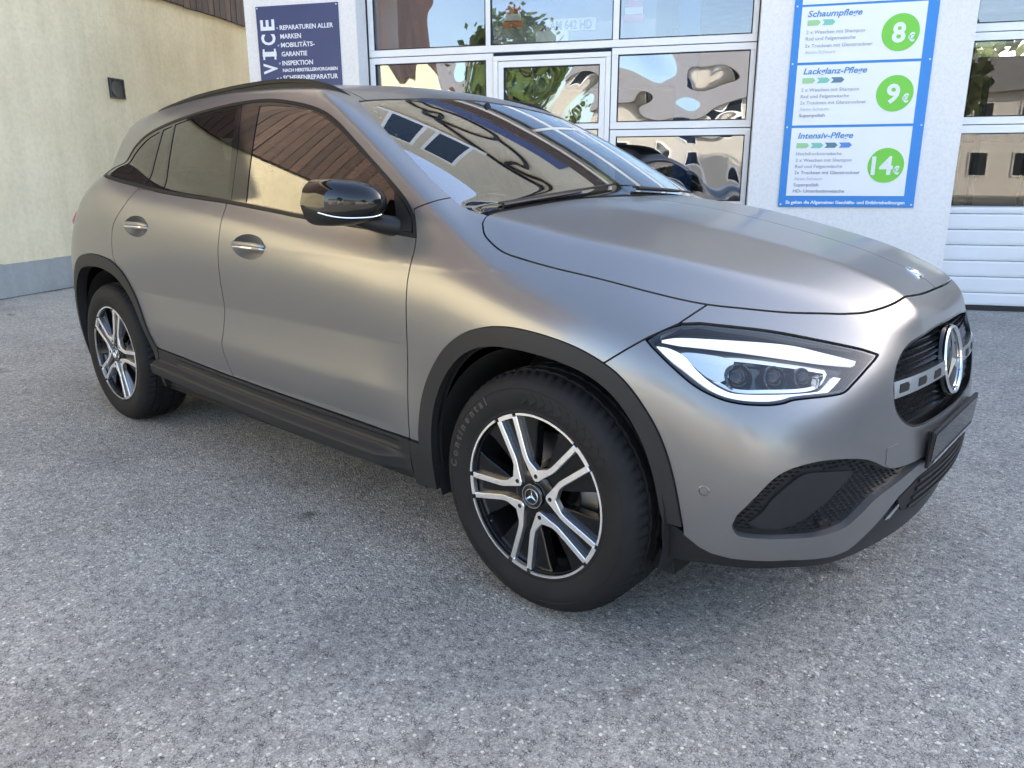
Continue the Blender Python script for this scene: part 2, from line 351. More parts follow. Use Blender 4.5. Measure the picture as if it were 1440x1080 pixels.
# second row of upper windows further along so the wall goes on
for i in range(5):
    s0 = 3+i*3.2; _b = MB(); z0, z1 = 5.95, 7.45
    for a in ((s0, s0+1.3, z0, z0+.07), (s0, s0+1.3, z1-.07, z1), (s0, s0+.06, z0+.07, z1-.07), (s0+1.24, s0+1.3, z0+.07, z1-.07)): _b.fbox(a[0], a[1], LP-.03, LP+.02, a[2], a[3])
    w = sub(_b, 'window', M_FRAME, gar)
    MB().fbox(s0+.06, s0+1.24, LP-.014, LP-.004, z0+.07, z1-.07).obj('pane', M_SKYGLASS, w)
# ---- left sectional door: rails, panes, wicket
def frame_rect(b, s0, s1, z0, z1, t, l0, l1, bev=.004):
    b.fbox(s0, s1, l0, l1, z0, z0+t, bev); b.fbox(s0, s1, l0, l1, z1-t, z1, bev)
    b.fbox(s0, s0+t, l0, l1, z0+t, z1-t, bev); b.fbox(s1-t, s1, l0, l1, z0+t, z1-t, bev)
SECT = [(.165, .90), (.90, 1.64), (1.64, 2.38), (2.38, 3.12), (3.12, 3.86)]
COLS = [(-3.41, -2.235), (-2.178, -.985), (-.92, .278)]
_b = MB()
for z0, z1 in SECT:
    zz0, zz1 = z0+.004, z1-.004
    if z0 < .5 or z0 > 2.3:
        _b.fbox(-3.475, .33, LD, LD+.045, zz0, zz0+.068, .004); _b.fbox(-3.475, .33, LD, LD+.045, zz1-.062, zz1, .004)
        vs = [(-3.475, -3.41), (-2.235, -2.178), (-.985, -.92), (.278, .33)]
    else:
        for a, c in ((-3.475, -2.16), (-.985, .33)):
            _b.fbox(a, c, LD, LD+.045, zz0, zz0+.068, .004); _b.fbox(a, c, LD, LD+.045, zz1-.062, zz1, .004)
        vs = [(-3.475, -3.41), (-2.235, -2.16), (-.985, -.92), (.278, .33)]
    for a, c in vs: _b.fbox(a, c, LD, LD+.045, zz0+.068, zz1-.062, .004)
door = sub(_b, 'sectional_door', M_FRAME, gar)
def child(mb, name, m, par, root=gar):
    return mb.obj(name, m, par)      # the part itself sits at the world origin
for k, (z0, z1) in enumerate(SECT):
    for j, (a, c) in enumerate(COLS):
        if j == 1 and k in (0, 1, 2): continue
        child(MB().fbox(a+.002, c-.002, LD+.016, LD+.024, z0+.074, z1-.068), 'pane', M_PANE2 if k >= 3 else M_PANE, door)
    for j, (a, c) in enumerate(COLS):
        if j == 1 and k in (0, 1, 2): continue
        _g = MB(); frame_rect(_g, a-.004, c+.004, z0+.069, z1-.063, .009, LD-.003, LD+.014, 0); child(_g, 'glazing_seal', M_RUBBER, door)
_b = MB(); frame_rect(_b, -2.153, -.992, .165, 2.345, .045, LD-.022, LD+.03, .004)
wick = sub(_b, 'wicket_door', M_FRAME, gar)
_b = MB(); frame_rect(_b, -2.104, -1.040, .215, 2.296, .058, LD-.012, LD+.03, .004)
for z in (.93, 1.65): _b.fbox(-2.046, -1.098, LD-.012, LD+.03, z, z+.055, .003)
child(_b, 'door_leaf', M_FRAME, wick)
for z0, z1 in ((.273, .93), (.985, 1.65), (1.705, 2.238)):
    child(MB().fbox(-2.046, -1.098, LD+.006, LD+.014, z0, z1), 'pane', M_PANE, wick)
    _g = MB(); frame_rect(_g, -2.048, -1.096, z0-.002, z1+.002, .009, LD-.015, LD+.004, 0); child(_g, 'glazing_seal', M_RUBBER, wick)
_b = MB(); _b.fbox(-1.085, -1.055, LD-.06, LD-.02, 1.02, 1.16, .005); _b.tube([W3(-1.07, LD-.055, 1.12), W3(-1.19, LD-.055, 1.12)], .009, 8); child(_b, 'handle', M_DARKMETAL, wick)
_b = MB(); _b.fbox(-3.475, .33, LD-.005, LD+.045, .01, .16, .004); child(_b, 'bottom_rail', M_SLAT, door)
for a in (-3.482, .331): child(MB().fbox(a, a+.006, LD-.02, LD+.05, 0, 3.86), 'edge_seal', M_RUBBER, door)
# ---- right sectional door: glazed rows above, ribbed slats below
_b = MB(); D0, D1 = 2.052, 6.19
for z0, z1 in ((.935, 1.625), (1.632, 2.375), (2.382, 3.12), (3.127, 3.86)):
    zt = {.935: 1.556, 1.632: 2.308}.get(z0, z1-.065); zb = {.935: .942, 1.632: 1.697, 2.382: 2.45}.get(z0, z0+.065)
    _b.fbox(D0, D1, LD, LD+.045, z0, zb, .003); _b.fbox(D0, D1, LD, LD+.045, zt, z1, .003)
    for a in (2.052, 3.38, 4.72): _b.fbox(a, a+.055, LD, LD+.045, zb, zt, .003)
    _b.fbox(6.135, D1, LD, LD+.045, zb, zt, .003)
door2 = sub(_b, 'sectional_door', M_FRAME, gar)
for zb, zt in ((.942, 1.556), (1.697, 2.308), (2.45, 3.055), (3.192, 3.795)):
    for a, c in ((2.107, 3.38), (3.435, 4.72), (4.775, 6.135)):
        child(MB().fbox(a+.001, c-.001, LD+.016, LD+.022, zb+.001, zt-.001), 'pane', M_PANE2 if zb > 2.4 else M_PANE3, door2)
    for a, c in ((2.107, 3.38), (3.435, 4.72), (4.775, 6.135)):
        _g = MB(); frame_rect(_g, a-.003, c+.003, zb-.003, zt+.003, .008, LD-.003, LD+.013, 0); child(_g, 'glazing_seal', M_RUBBER, door2)
_zs = [.932, .867, .728, .590, .451, .306, .162, .045]
for z1, z0 in zip(_zs[:-1], _zs[1:]):
    h = z1-z0; prof = [(0, z0+.004), (-.004, z0+.010), (-.007, z0+.03), (-.007, z1-.02), (-.004, z1-.006), (.004, z1-.001), (.03, z1-.001), (.03, z0+.004)]
    m_ = MB(); m_.prism(prof, lambda a, b, d: W3(d, LD+.006+a, b), D0+.001, D1-.001); child(m_, 'slat', M_SLAT, door2)
child(MB().fbox(D0+.001, D1-.001, LD-.004, LD+.04, .004, .044), 'bottom_seal', M_RUBBER, door2)
# ---- things inside the wash hall seen through the right door
_b = MB(); _b.fbox(2.6, 2.95, 8.2, 8.5, 0, 4.2, .01); _b.fbox(1.4, 7.5, 9.0, 9.2, 1.62, 1.74, .01); _b.fbox(3.3, 3.36, 8.9, 9.0, 0, 2.4); _b.fbox(3.9, 3.96, 8.9, 9.0, 0, 2.4)
tag(_b.obj('wash_gantry', M_DARKMETAL), 'dark wash gantry frame standing inside the hall behind the right door', 'gantry')
_b = MB(); frame_rect(_b, 2.75, 3.45, .95, 1.42, .05, 12.0, 12.05); frame_rect(_b, 3.5, 3.85, .95, 1.42, .04, 12.0, 12.05)
tag(_b.obj('blue_rack', M_BLUE), 'blue metal rack against the back of the wash hall', 'rack')
# ================================================================== signs
LS = LP-.018
srv = thing('service_sign', 'navy blue service notice board with white lettering on the left white pillar', 'sign', W3(-4.12, LP, 2.0))
sub(MB().fbox(-4.577, -3.668, LP-.016, LP, 1.15, 2.868, .003), 'board', M_NAVY, srv)
def ftext(txt, s, z, cap, wfit, m, root, bold=0, shear=0, align='LEFT', l=LS, space=1.0):
    me = text_mesh(txt, cap/.70, bold, shear, .0008, align, space, wfit)
    return subo(place_text(me, W3(s, l, z), RV, (0, 0, 1), m), root)
for i, ch in enumerate('SERVICE'):
    me = text_mesh(ch, .150/.70, .006, 0, .0008, wfit=.045 if ch == 'I' else .102)
    z = 2.641-.1375*(6-i)+(.03 if ch == 'I' else 0)
    subo(place_text(me, W3(-4.382, LS, z), (0, 0, 1), -RV, M_PRINT), srv)
for dz in (0, .100):                                  # slab feet of the letter I
    z = 2.641-.1375*2
    subo(MB().fbox(-4.53 if dz else -4.402, -4.51 if dz else -4.382, LS-.001, LS+.001, z, z+.102).obj('lettering', M_PRINT), srv)
for t, z, cap, w in (('REPARATUREN ALLER', 2.641, .042, .590), ('MARKEN', 2.558, .044, .231), ('MOBILITÄTS-', 2.478, .042, .376), ('GARANTIE', 2.393, .043, .287),
                     ('INSPEKTION', 2.307, .043, .345), ('NACH HERSTELLERVORGABEN', 2.245, .030, .612), ('SCHEIBENREPARATUR', 2.167, .043, .612), ('UND AUSTAUSCH', 2.083, .043, .45)):
    ftext(t, -4.318, z, cap, w, M_PRINT, srv, .0012)
for z in (2.655, 2.492, 2.322, 2.182): subo(MB().fbox(-4.355, -4.338, LS-.001, LS+.001, z-.004, z+.013).obj('bullet', M_LBLUE), srv)
# price board
prs = thing('price_sign', 'blue framed car wash price board with white cards and green price discs', 'sign', W3(1.18, LP, 2.0))
sub(MB().fbox(.61, 1.745, LP-.016, LP, .93, 3.35, .003), 'board', M_BLUE, prs)
for z0, z1 in ((1.028, 1.612), (1.634, 2.131), (2.153, 2.596), (2.614, 3.26)): sub(MB().fbox(.672, 1.656, LP-.020, LP-.016, z0, z1), 'card', M_CARD, prs)
LC = LP-.022
def arrow(s, z, m):
    h = .022; w = .108
    sub(MB().prism([(s, z-h), (s+w-.022, z-h), (s+w, z), (s+w-.022, z+h), (s, z+h), (s+.020, z)] if s > .75 else [(s, z-h), (s+w-.022, z-h), (s+w, z), (s+w-.022, z+h), (s, z+h)],
        lambda a, b, d: W3(a, d, b), LC-.001, LC+.001), 'arrow', m, prs)
def disc(s, z, r):
    sub(MB().prism([(s+r*math.cos(2*math.pi*k/64), z+r*math.sin(2*math.pi*k/64)) for k in range(64)], lambda a, b, d: W3(a, d, b), LC-.001, LC+.001), 'price_disc', M_GREEN, prs)
def lines(rows):
    for t, s, z, w, m in rows: ftext(t, s, z, .028, w, m, prs, .0, 0, 'LEFT', LC)
for t, s, z, w in (('Schaumpflege', .721, 2.516, .435), ('Lackglanz-Pflege', .727, 2.057, .515), ('Intensiv-Pflege', .730, 1.523, .457)):
    ftext(t, s, z, .048, w, M_TXBLUE, prs, .0015, .22, 'LEFT', LC)
for n, z in ((2, 2.469), (3, 2.004), (4, 1.463)):
    for k in range(n): arrow(.724+k*.1175, z, M_ARR[k])
G, P_, D_ = M_TXGREY, M_TXPALE, M_TXDARK
lines([('2 x Waschen mit Shampoo', .721, 2.381, .470, G), ('Rad und Felgenwäsche', .721, 2.329, .400, G), ('2x Trocknen mit Glanztrockner', .721, 2.272, .540, G), ('Aktiv-Schaum', .723, 2.221, .247, P_),
       ('2 x Waschen mit Shampoo', .722, 1.914, .471, G), ('Rad und Felgenwäsche', .722, 1.861, .395, G), ('2x Trocknen mit Glanztrockner', .722, 1.808, .540, G), ('Aktiv-Schaum', .722, 1.756, .240, P_), ('Superpolish', .723, 1.703, .212, D_),
       ('Hochdruckvorwäsche', .728, 1.380, .379, G), ('2 x Waschen mit Shampoo', .727, 1.324, .470, G), ('Rad und Felgenwäsche', .728, 1.271, .395, G), ('2x Trocknen mit Glanztrockner', .727, 1.217, .547, D_),
       ('Aktiv-Schaum', .727, 1.165, .24, P_), ('Superpolish', .728, 1.111, .212, D_), ('HD- Unterbodenwäsche', .728, 1.057, .433, D_)])
for s, z, t, e in ((1.470, 2.364, '8', 0), (1.481, 1.881, '9', 0), (1.478, 1.288, '14', .035)):
    disc(s, z, .147)
    ftext(t, s-.012-e, z-.074, .148, .105 if t != '14' else .175, M_PRINT, prs, .006, 0, 'CENTER', LC-.002)
    ftext('€', s+.090, z-.072, .062, .050, M_PRINT, prs, .004, 0, 'CENTER', LC-.002)
ftext('Es gelten die Allgemeinen Geschäfts- und Einfahrtsbedinungen', .676, .958, .027, .992, M_PRINT, prs, .0012, 0, 'LEFT', LP-.018)
_b = MB()
for s_ in (.632, 1.723):
    for z in (.952, 1.62, 2.145, 2.605): _b.lathe([(.0, .0035), (.006, .003), (.0075, .0)], W3(s_, LP-.016, z), -LV, 10)
tag(sub(_b, 'screw', M_FRAME, prs), kind='stuff')
_b = MB()
for s_ in (-4.56, -3.685):
    for z in (1.17, 2.0, 2.85): _b.lathe([(.0, .0035), (.006, .003), (.0075, .0)], W3(s_, LP-.016, z), -LV, 10)
tag(sub(_b, 'screw', M_FRAME, srv), kind='stuff')
# the swirl of bent tube and the blue band high on the wall (they mirror in the windscreen)
swl = thing('wall_ornament', 'black bent tube loops on the beige upper wall above the garage doors', 'ornament', W3(-1, LP, 5))
def swirl(pts, r=.042):
    P = [Vector((a, b, 0)) for a, b in pts]; q = []
    for i in range(len(P)-1):
        p0, p1, p2, p3 = P[max(i-1, 0)], P[i], P[i+1], P[min(i+2, len(P)-1)]
        for k in range(8):
            t = k/8; q.append(.5*((2*p1)+(-p0+p2)*t+(2*p0-5*p1+4*p2-p3)*t*t+(-p0+3*p1-3*p2+p3)*t**3))
    q.append(P[-1]); sub(MB().tube([W3(v.x, LP-.05, v.y) for v in q], r, 8), 'loop', M_BLACKPAINT, swl)
swirl([(-2.05, 4.80), (-2.2, 4.68), (-2.36, 4.84), (-2.2, 5.06), (-2.03, 5.12), (-1.98, 5.33), (-1.85, 5.32), (-1.78, 5.18), (-1.85, 5.0), (-2.02, 5.18)])
swirl([(-2.04, 4.80), (-1.6, 4.70), (-1.12, 4.75), (-1.02, 4.98), (-1.3, 5.24), (-1.75, 5.34), (-1.95, 5.30)])
swirl([(-1.8, 5.38), (-1.14, 5.76), (-.6, 5.95), (-.25, 5.88), (.05, 5.66), (.10, 5.52), (-.08, 5.50), (-.3, 5.74), (-.55, 5.82), (-.5, 5.55), (-.36, 5.42), (-.54, 5.14), (-1.05, 4.86)])
bb = thing('blue_band_sign', 'long dark blue sign band above the garage door fascia', 'sign', W3(-1, LP, 4.45))
sub(MB().fbox(-2.3, -.15, LP-.045, LP-.005, 4.28, 4.62, .004), 'board', M_NAVY, bb)
# ================================================================== car on the lift behind the upper panes
M_REDPAINT = mat('grey blue car paint', (.16, .19, .24), .3, .3, coat=.5)
M_REDLAMP = mat('red lamp plastic', (.60, .02, .05), .25, coat=.6)
M_WLAMP = mat('white lamp plastic', (.75, .75, .75), .2, coat=.6)
M_PAPER = mat('white paper', (.80, .82, .82), .8)
lc = thing('lifted_car', 'rear of a car raised on a lift behind the upper door panes', 'car', W3(-1.48, 5.75, 2.3))
_b = MB(); prof = [(0, 2.35), (-.06, 2.5), (-.08, 2.72), (-.04, 2.95), (.05, 3.15), (.5, 3.75), (1.2, 3.85), (2.6, 3.8), (2.6, 2.35)]
_b.prism(prof, lambda a, b, d: W3(d, 5.80+a, b), -2.32, -.63); sub(_b, 'body', M_REDPAINT, lc)
for s in (-2.10, -.85):
    _b = MB(); _b.prism([(s-.11, 2.70), (s+.11, 2.70), (s+.07, 2.93), (s-.07, 2.93)], lambda a, b, d: W3(a, d, b), 5.70, 5.74); t_ = sub(_b, 'tail_light', M_REDLAMP, lc)
    child(MB().fbox(s-.09, s+.09, 5.685, 5.70, 2.765, 2.83, .004), 'lamp_band', M_WLAMP, t_, lc)
npl = sub(MB().fbox(-1.75, -1.23, 5.695, 5.71, 2.64, 2.76, .004), 'number_plate', M_PRINT, lc)
me = text_mesh('AM 642 HD', .085/.7, .003, 0, .001, 'LEFT', 1, .44); o = place_text(me, W3(-1.71, 5.692, 2.657), RV, (0, 0, 1), M_BLACKPAINT); o.parent = npl
_b = MB()
for s in (-2.6, -.35): _b.fbox(s-.12, s+.12, 6.9, 7.2, 0, 4.1, .01); _b.fbox(min(s, -1.48), max(s, -1.48), 6.95, 7.1, 2.2, 2.32, .01)
tag(_b.obj('car_lift', M_BLUE), 'two post car lift holding up the car inside the workshop', 'lift')
pp = tag(MB().fbox(-1.735, -1.415, LD+.03, LD+.034, 2.466, 2.560).obj('paper_sheet', M_PAPER), 'small white paper sheet stuck inside the upper middle door pane', 'paper')
# ================================================================== across the yard (mirrored in panes and paint)
def house(name, label, s, l, w, d, h, m, mroof, nwin, loc_lab='house'):
    t = thing(name, label, 'house', W3(s, l, 0))
    sub(MB().fbox(s-w/2, s+w/2, l-d, l, 0, h), 'wall', m, t)
    b = MB(); b.prism([(l-d-.5, h), (l+.5, h), (l-d/2, h+d*.32)], lambda a, c, e: W3(e, a, c), s-w/2-.4, s+w/2+.4); sub(b, 'roof', mroof, t)
    for r in range(2):
        for k in range(nwin):
            c = s-w/2+w*(k+.5)/nwin; z = 1.0+2.8*r
            b = MB(); frame_rect(b, c-.55, c+.55, z, z+1.35, .08, l-.02, l+.05, 0); f = sub(b, 'window', M_FRAME, t)
            child(MB().fbox(c-.47, c+.47, l+.004, l+.02, z+.08, z+1.27), 'pane', M_SKYGLASS, f, t)
    return t
M_GREYROOF = mat('grey roof tiles', (.22, .21, .21), .8, var=.2, vscale=6)
M_OCHRE = mat('ochre house paint', (.52, .48, .42), .9, var=.05, vscale=1)
house('cream_house', 'sunlit cream house across the yard mirrored in the door panes', -1.5, -30, 11, 8, 5.0, M_OCHRE, M_GREYROOF, 4)
house('white_house', 'sunlit white house across the yard mirrored in the door panes', 13, -36, 14, 9, 5.6, M_WHITE, M_GREYROOF, 6)
house('white_house', 'pale long house across the yard beyond the old plastered building', -22, -34, 14, 9, 5.6, M_WHITE, M_GREYROOF, 5)
wh = thing('grey_sky_blocker', 'plain grey block added out of view right of the yard to darken the car nose', 'building', W3(26, -3, 0))  # added unseen block that keeps bright sky out of the nose reflections
M_GREYWALL = mat('grey cladding', (.20, .20, .21), .7, var=.08, vscale=1)
sub(MB().fbox(20, 34, -16, 4.3, 0, 8.5), 'wall', M_GREYWALL, wh); sub(MB().fbox(19.8, 34.2, -16.2, 4.4, 8.5, 8.8), 'roof', M_GREYROOF, wh)
for k in range(4): sub(MB().fbox(19.97, 20, -13+k*4, -10.5+k*4, 1.2, 3.0), 'window', M_SKYGLASS, wh)
def tree(s, l, h, lab, seed):
    rnd = random.Random(seed); t = thing('broadleaf_tree', lab, 'tree', W3(s, l, 0), 'trees around the yard')
    b = MB(); b.tube([W3(s, l, 0), W3(s+.1, l, h*.3), W3(s-.1, l+.1, h*.55), W3(s, l, h*.8)], [.22, .16, .11, .04], 8)
    for k in range(7):
        a = rnd.uniform(0, 6.28); z = h*rnd.uniform(.35, .7); e = h*.28
        b.tube([W3(s, l, z), W3(s+math.cos(a)*e*.5, l+math.sin(a)*e*.5, z+e*.3), W3(s+math.cos(a)*e, l+math.sin(a)*e, z+e*.7)], [.08, .05, .02], 6)
    sub(b, 'trunk', M_BARK, t)
    vs = []; fs = []
    for c in range(26):
        th = rnd.uniform(0, 6.28); ph = math.acos(rnd.uniform(-.7, 1)); R = h*.30*rnd.uniform(.55, 1)
        cc = W3(s+R*math.sin(ph)*math.cos(th), l+R*math.sin(ph)*math.sin(th), h*.66+R*math.cos(ph)*1.05)
        for k in range(75):
            p = cc+Vector((rnd.gauss(0, 1), rnd.gauss(0, 1), rnd.gauss(0, .8)))*h*.06
            u = Vector((rnd.gauss(0, 1), rnd.gauss(0, 1), rnd.gauss(0, 1))).normalized()*.24; w = u.orthogonal().normalized()*.16; n = len(vs)
            vs += [p-u, p+w, p+u, p-w]; fs.append((n, n+1, n+2, n+3))
    me = bpy.data.meshes.new('crown'); me.from_pydata([tuple(v) for v in vs], [], fs); subo(link('crown', me, M_LEAF), t)
tree(8.5, -25, 7, 'leafy tree beside the cream house across the yard', 1)
tree(-10, -27, 9, 'tall leafy tree left of the cream house across the yard', 2)
tree(24, -22, 8.5, 'leafy tree right of the white house across the yard', 3)
for i, s in enumerate((3.4, 5.6)): tree(s, 23+i, 8.5, ('sunlit tree behind the wash hall nearer the pillar', 'sunlit tree behind the wash hall nearer the far end')[i], 10+i)
def spl(xs,ys):
    """natural cubic spline, linear extrapolation"""
    xs=np.array(xs,float);ys=np.array(ys,float)
    if xs[0]>xs[-1]: xs=xs[::-1];ys=ys[::-1]
    n=len(xs);h=np.diff(xs);A=np.eye(n);b=np.zeros(n)
    for i in range(1,n-1):
        A[i,i-1]=h[i-1];A[i,i]=2*(h[i-1]+h[i]);A[i,i+1]=h[i]
        b[i]=6*((ys[i+1]-ys[i])/h[i]-(ys[i]-ys[i-1])/h[i-1])
    m=np.linalg.solve(A,b)
    # resample to a fine uniform table for speed
    X=np.linspace(xs[0],xs[-1],800);i=np.clip(np.searchsorted(xs,X)-1,0,n-2)
    d=X-xs[i];hh=h[i]
    Y=ys[i]+d*((ys[i+1]-ys[i])/hh-hh*(2*m[i]+m[i+1])/6)+d*d*m[i]/2+d**3*(m[i+1]-m[i])/(6*hh)
    x0,x1=xs[0],xs[-1];s0=(Y[1]-Y[0])/(X[1]-X[0]);s1=(Y[-1]-Y[-2])/(X[-1]-X[-2])
    def f(x):
        x=np.asarray(x,float);r=np.interp(x,X,Y)
        return r+np.where(x<x0,(x-x0)*s0,0)+np.where(x>x1,(x-x1)*s1,0)
    return f
def smax(a,b,k):
    h=np.maximum(k-np.abs(a-b),0)/k
    return np.maximum(a,b)+h*h*h*k/6
def smin(a,b,k): return -smax(-a,-b,k)
def sstep(x,a,b):
    t=np.clip((x-a)/(b-a),0,1);return t*t*(3-2*t)
# ---- tables (car coordinates: x forward from the front axle, z up) ----
Zb=spl([-3.2,-2.7,-2.38,-1.85,-1.58,-1.09,-.67,-.4],[1.235,1.205,1.162,1.126,1.108,1.068,1.042,1.03])
WX=[-3.5,-3.2,-2.95,-2.7,-2.3,-1.9,-1.4,-.9,-.5,-.2,.1,.4]
WZ=[.15,.30,.42,.55,.70,.82,.92,1.0,1.06,1.14]
WT=np.array([
 [.800,.840,.850,.850,.835,.83,.83,.83,.835,.850,.845,.82],
 [.840,.865,.878,.880,.875,.87,.87,.87,.872,.880,.878,.85],
 [.855,.880,.893,.895,.889,.885,.884,.885,.887,.895,.893,.865],
 [.860,.888,.900,.903,.890,.878,.874,.876,.885,.900,.900,.872],
 [.858,.888,.903,.908,.895,.882,.877,.879,.889,.905,.905,.874],
 [.850,.880,.898,.907,.902,.893,.888,.889,.894,.904,.902,.868],
 [.835,.866,.886,.899,.899,.893,.888,.888,.888,.890,.884,.850],
 [.812,.845,.866,.881,.884,.880,.876,.874,.870,.862,.850,.815],
 [.785,.820,.843,.859,.864,.861,.857,.853,.846,.832,.815,.78],
 [.740,.780,.806,.824,.832,.830,.826,.820,.810,.790,.765,.73]])
def bspl2(xs,ys,T):
    cols=[spl(xs,T[j]) for j in range(len(ys))]
    X=np.linspace(xs[0],xs[-1],160);Z=np.linspace(ys[0],ys[-1],120)
    M=np.stack([c(X) for c in cols],0)           # nz, X
    G=np.stack([spl(ys,M[:,i])(Z) for i in range(len(X))],1)  # Z,X
    def f(x,z):
        u=np.clip((x-X[0])/(X[1]-X[0]),0,len(X)-1.001);v=np.clip((z-Z[0])/(Z[1]-Z[0]),0,len(Z)-1.001)
        i=u.astype(int);j=v.astype(int);a=u-i;b=v-j
        return (G[j,i]*(1-a)+G[j,i+1]*a)*(1-b)+(G[j+1,i]*(1-a)+G[j+1,i+1]*a)*b
    return f
W0=bspl2(WX,WZ,WT)
def W(x,z):
    zz=z-(Zb(np.clip(x,-3.2,-.4))-1.06)*sstep(z,.55,1.06)*sstep(-x,.2,.6)
    t=z-(.548+.012*sstep(-x,1.2,2.3)); wd=sstep(-x,.42,.75)*(1-sstep(-x,2.15,2.5))   # lower door crease
    u=np.where(t>0,t/.15,-t/.12); r=np.clip(1-np.sqrt(u*u+.012),0,1)
    return W0(x,zz)+wd*(.019*r-.004*sstep(-t,.03,.14))
F0=spl([.10,.20,.28,.36,.45,.55,.65,.75,.82,.87,.92,1.0],[.74,.775,.80,.82,.828,.825,.815,.803,.792,.795,.785,.74])
def Fd(a): return .19*a**2+.08*a**4
a_o=spl([-3.6,-.9,-.5,-.3,-.04,.16,.336,.443,.55,.66,.8],[.75,.75,.745,.73,.69,.655,.60,.55,.49,.42,.33])
z_oH=spl([-.5,-.3,-.04,.16,.336,.443,.55,.66,.8],[1.118,1.089,1.04,1.009,.972,.944,.912,.872,.80])
def z_o(x): 
    t=sstep(-x,.35,.6); return z_oH(np.maximum(x,-.6))*(1-t)+(Zb(np.minimum(x,-.35))+.058-.23*sstep(-x,2.70,3.4))*t+.010*(1-t)
a_d=spl([-.6,-.1,.2,.43,.56,.64,.75],[.40,.36,.33,.30,.28,.26,.24])
z_d=spl([-.6,-.2,0,.205,.43,.56,.63,.70,.78],[1.135,1.105,1.083,1.047,.997,.960,.934,.905,.86])
def H(x,a):
    ad,zd,ao,zo=a_d(x),z_d(x)+.018,a_o(x),z_o(x)
    P1=zd+.007*(1-(a/ad)**2)
    P1=np.where(a>ad,zd-.014*(a-ad)/ad,P1)
    P2=zd+(zo-zd)*(a-ad)/np.maximum(ao-ad,.05)
    P3=zo-.62*(a-ao)
    return smin(smin(P1,P2,.006),P3,.020)
def body(x,y,z):
    a=np.sqrt(y*y+1e-6)
    gs=(a-W(x,z))
    gf=(x-F0(z)+Fd(a))/np.sqrt(1+(.32*a+.4*a**3)**2)
    gr=(-x-RB(z)+.12*a**2+.12*a**4)
    g=smax(gs,gf,.42)
    g=smax(g,gr,.40)
    gt=(z-H(x,a))*.88
    return smax(g,gt,.16)
RB=spl([.15,.3,.45,.6,.75,.9,1.0,1.1,1.2],[3.44,3.50,3.535,3.54,3.52,3.49,3.47,3.44,3.40])
zr=spl([-.9,-1.05,-1.3,-1.6,-1.9,-2.3,-2.7,-3.0,-3.3],[1.482,1.526,1.567,1.586,1.590,1.577,1.547,1.510,1.463])
wl=spl([.1,-.2,-.6,-1.05,-1.5],[.95,1.10,1.308,1.513,1.69])
GX=spl([-3.4,-3.1,-2.7,-2.3,-1.6,-1.1,-.7,-.2],[-.19,-.125,-.05,-.012,.0,-.002,-.008,-.016])
RG=spl([1.0,1.1,1.2,1.3,1.4,1.5],[3.50,3.42,3.34,3.26,3.18,3.08])
def green(x,y,z):
    a=np.sqrt(y*y+1e-6)
    gs=(a-(.838+GX(x)-.30*(z-1.05)-.20*(z-1.05)**2))*.93
    gr=(z-(zr(x)-.095*a*a))
    gw=(z-wl(x+.32*a*a))*.9
    gb=(-x-RG(z)+.25*a*a)*.8
    g=smax(gr,gw,.045)
    g=smax(g,gs,.10-.04*sstep(x,-1.35,-1.0))
    return np.maximum(smax(g,gb,.14),(.97-z))
def shell(x,y,z):
    return smin(body(x,y,z),green(x,y,z),.035)
def lower(x,y,z): # closed below
    return np.maximum(shell(x,y,z),.2-z)
def grad(f,P,e=1e-3):
    g=np.stack([f(*(P+e*np.eye(3)[i]).T)-f(*(P-e*np.eye(3)[i]).T) for i in range(3)],-1)
    return g/np.maximum(np.linalg.norm(g,axis=-1,keepdims=True),1e-12)
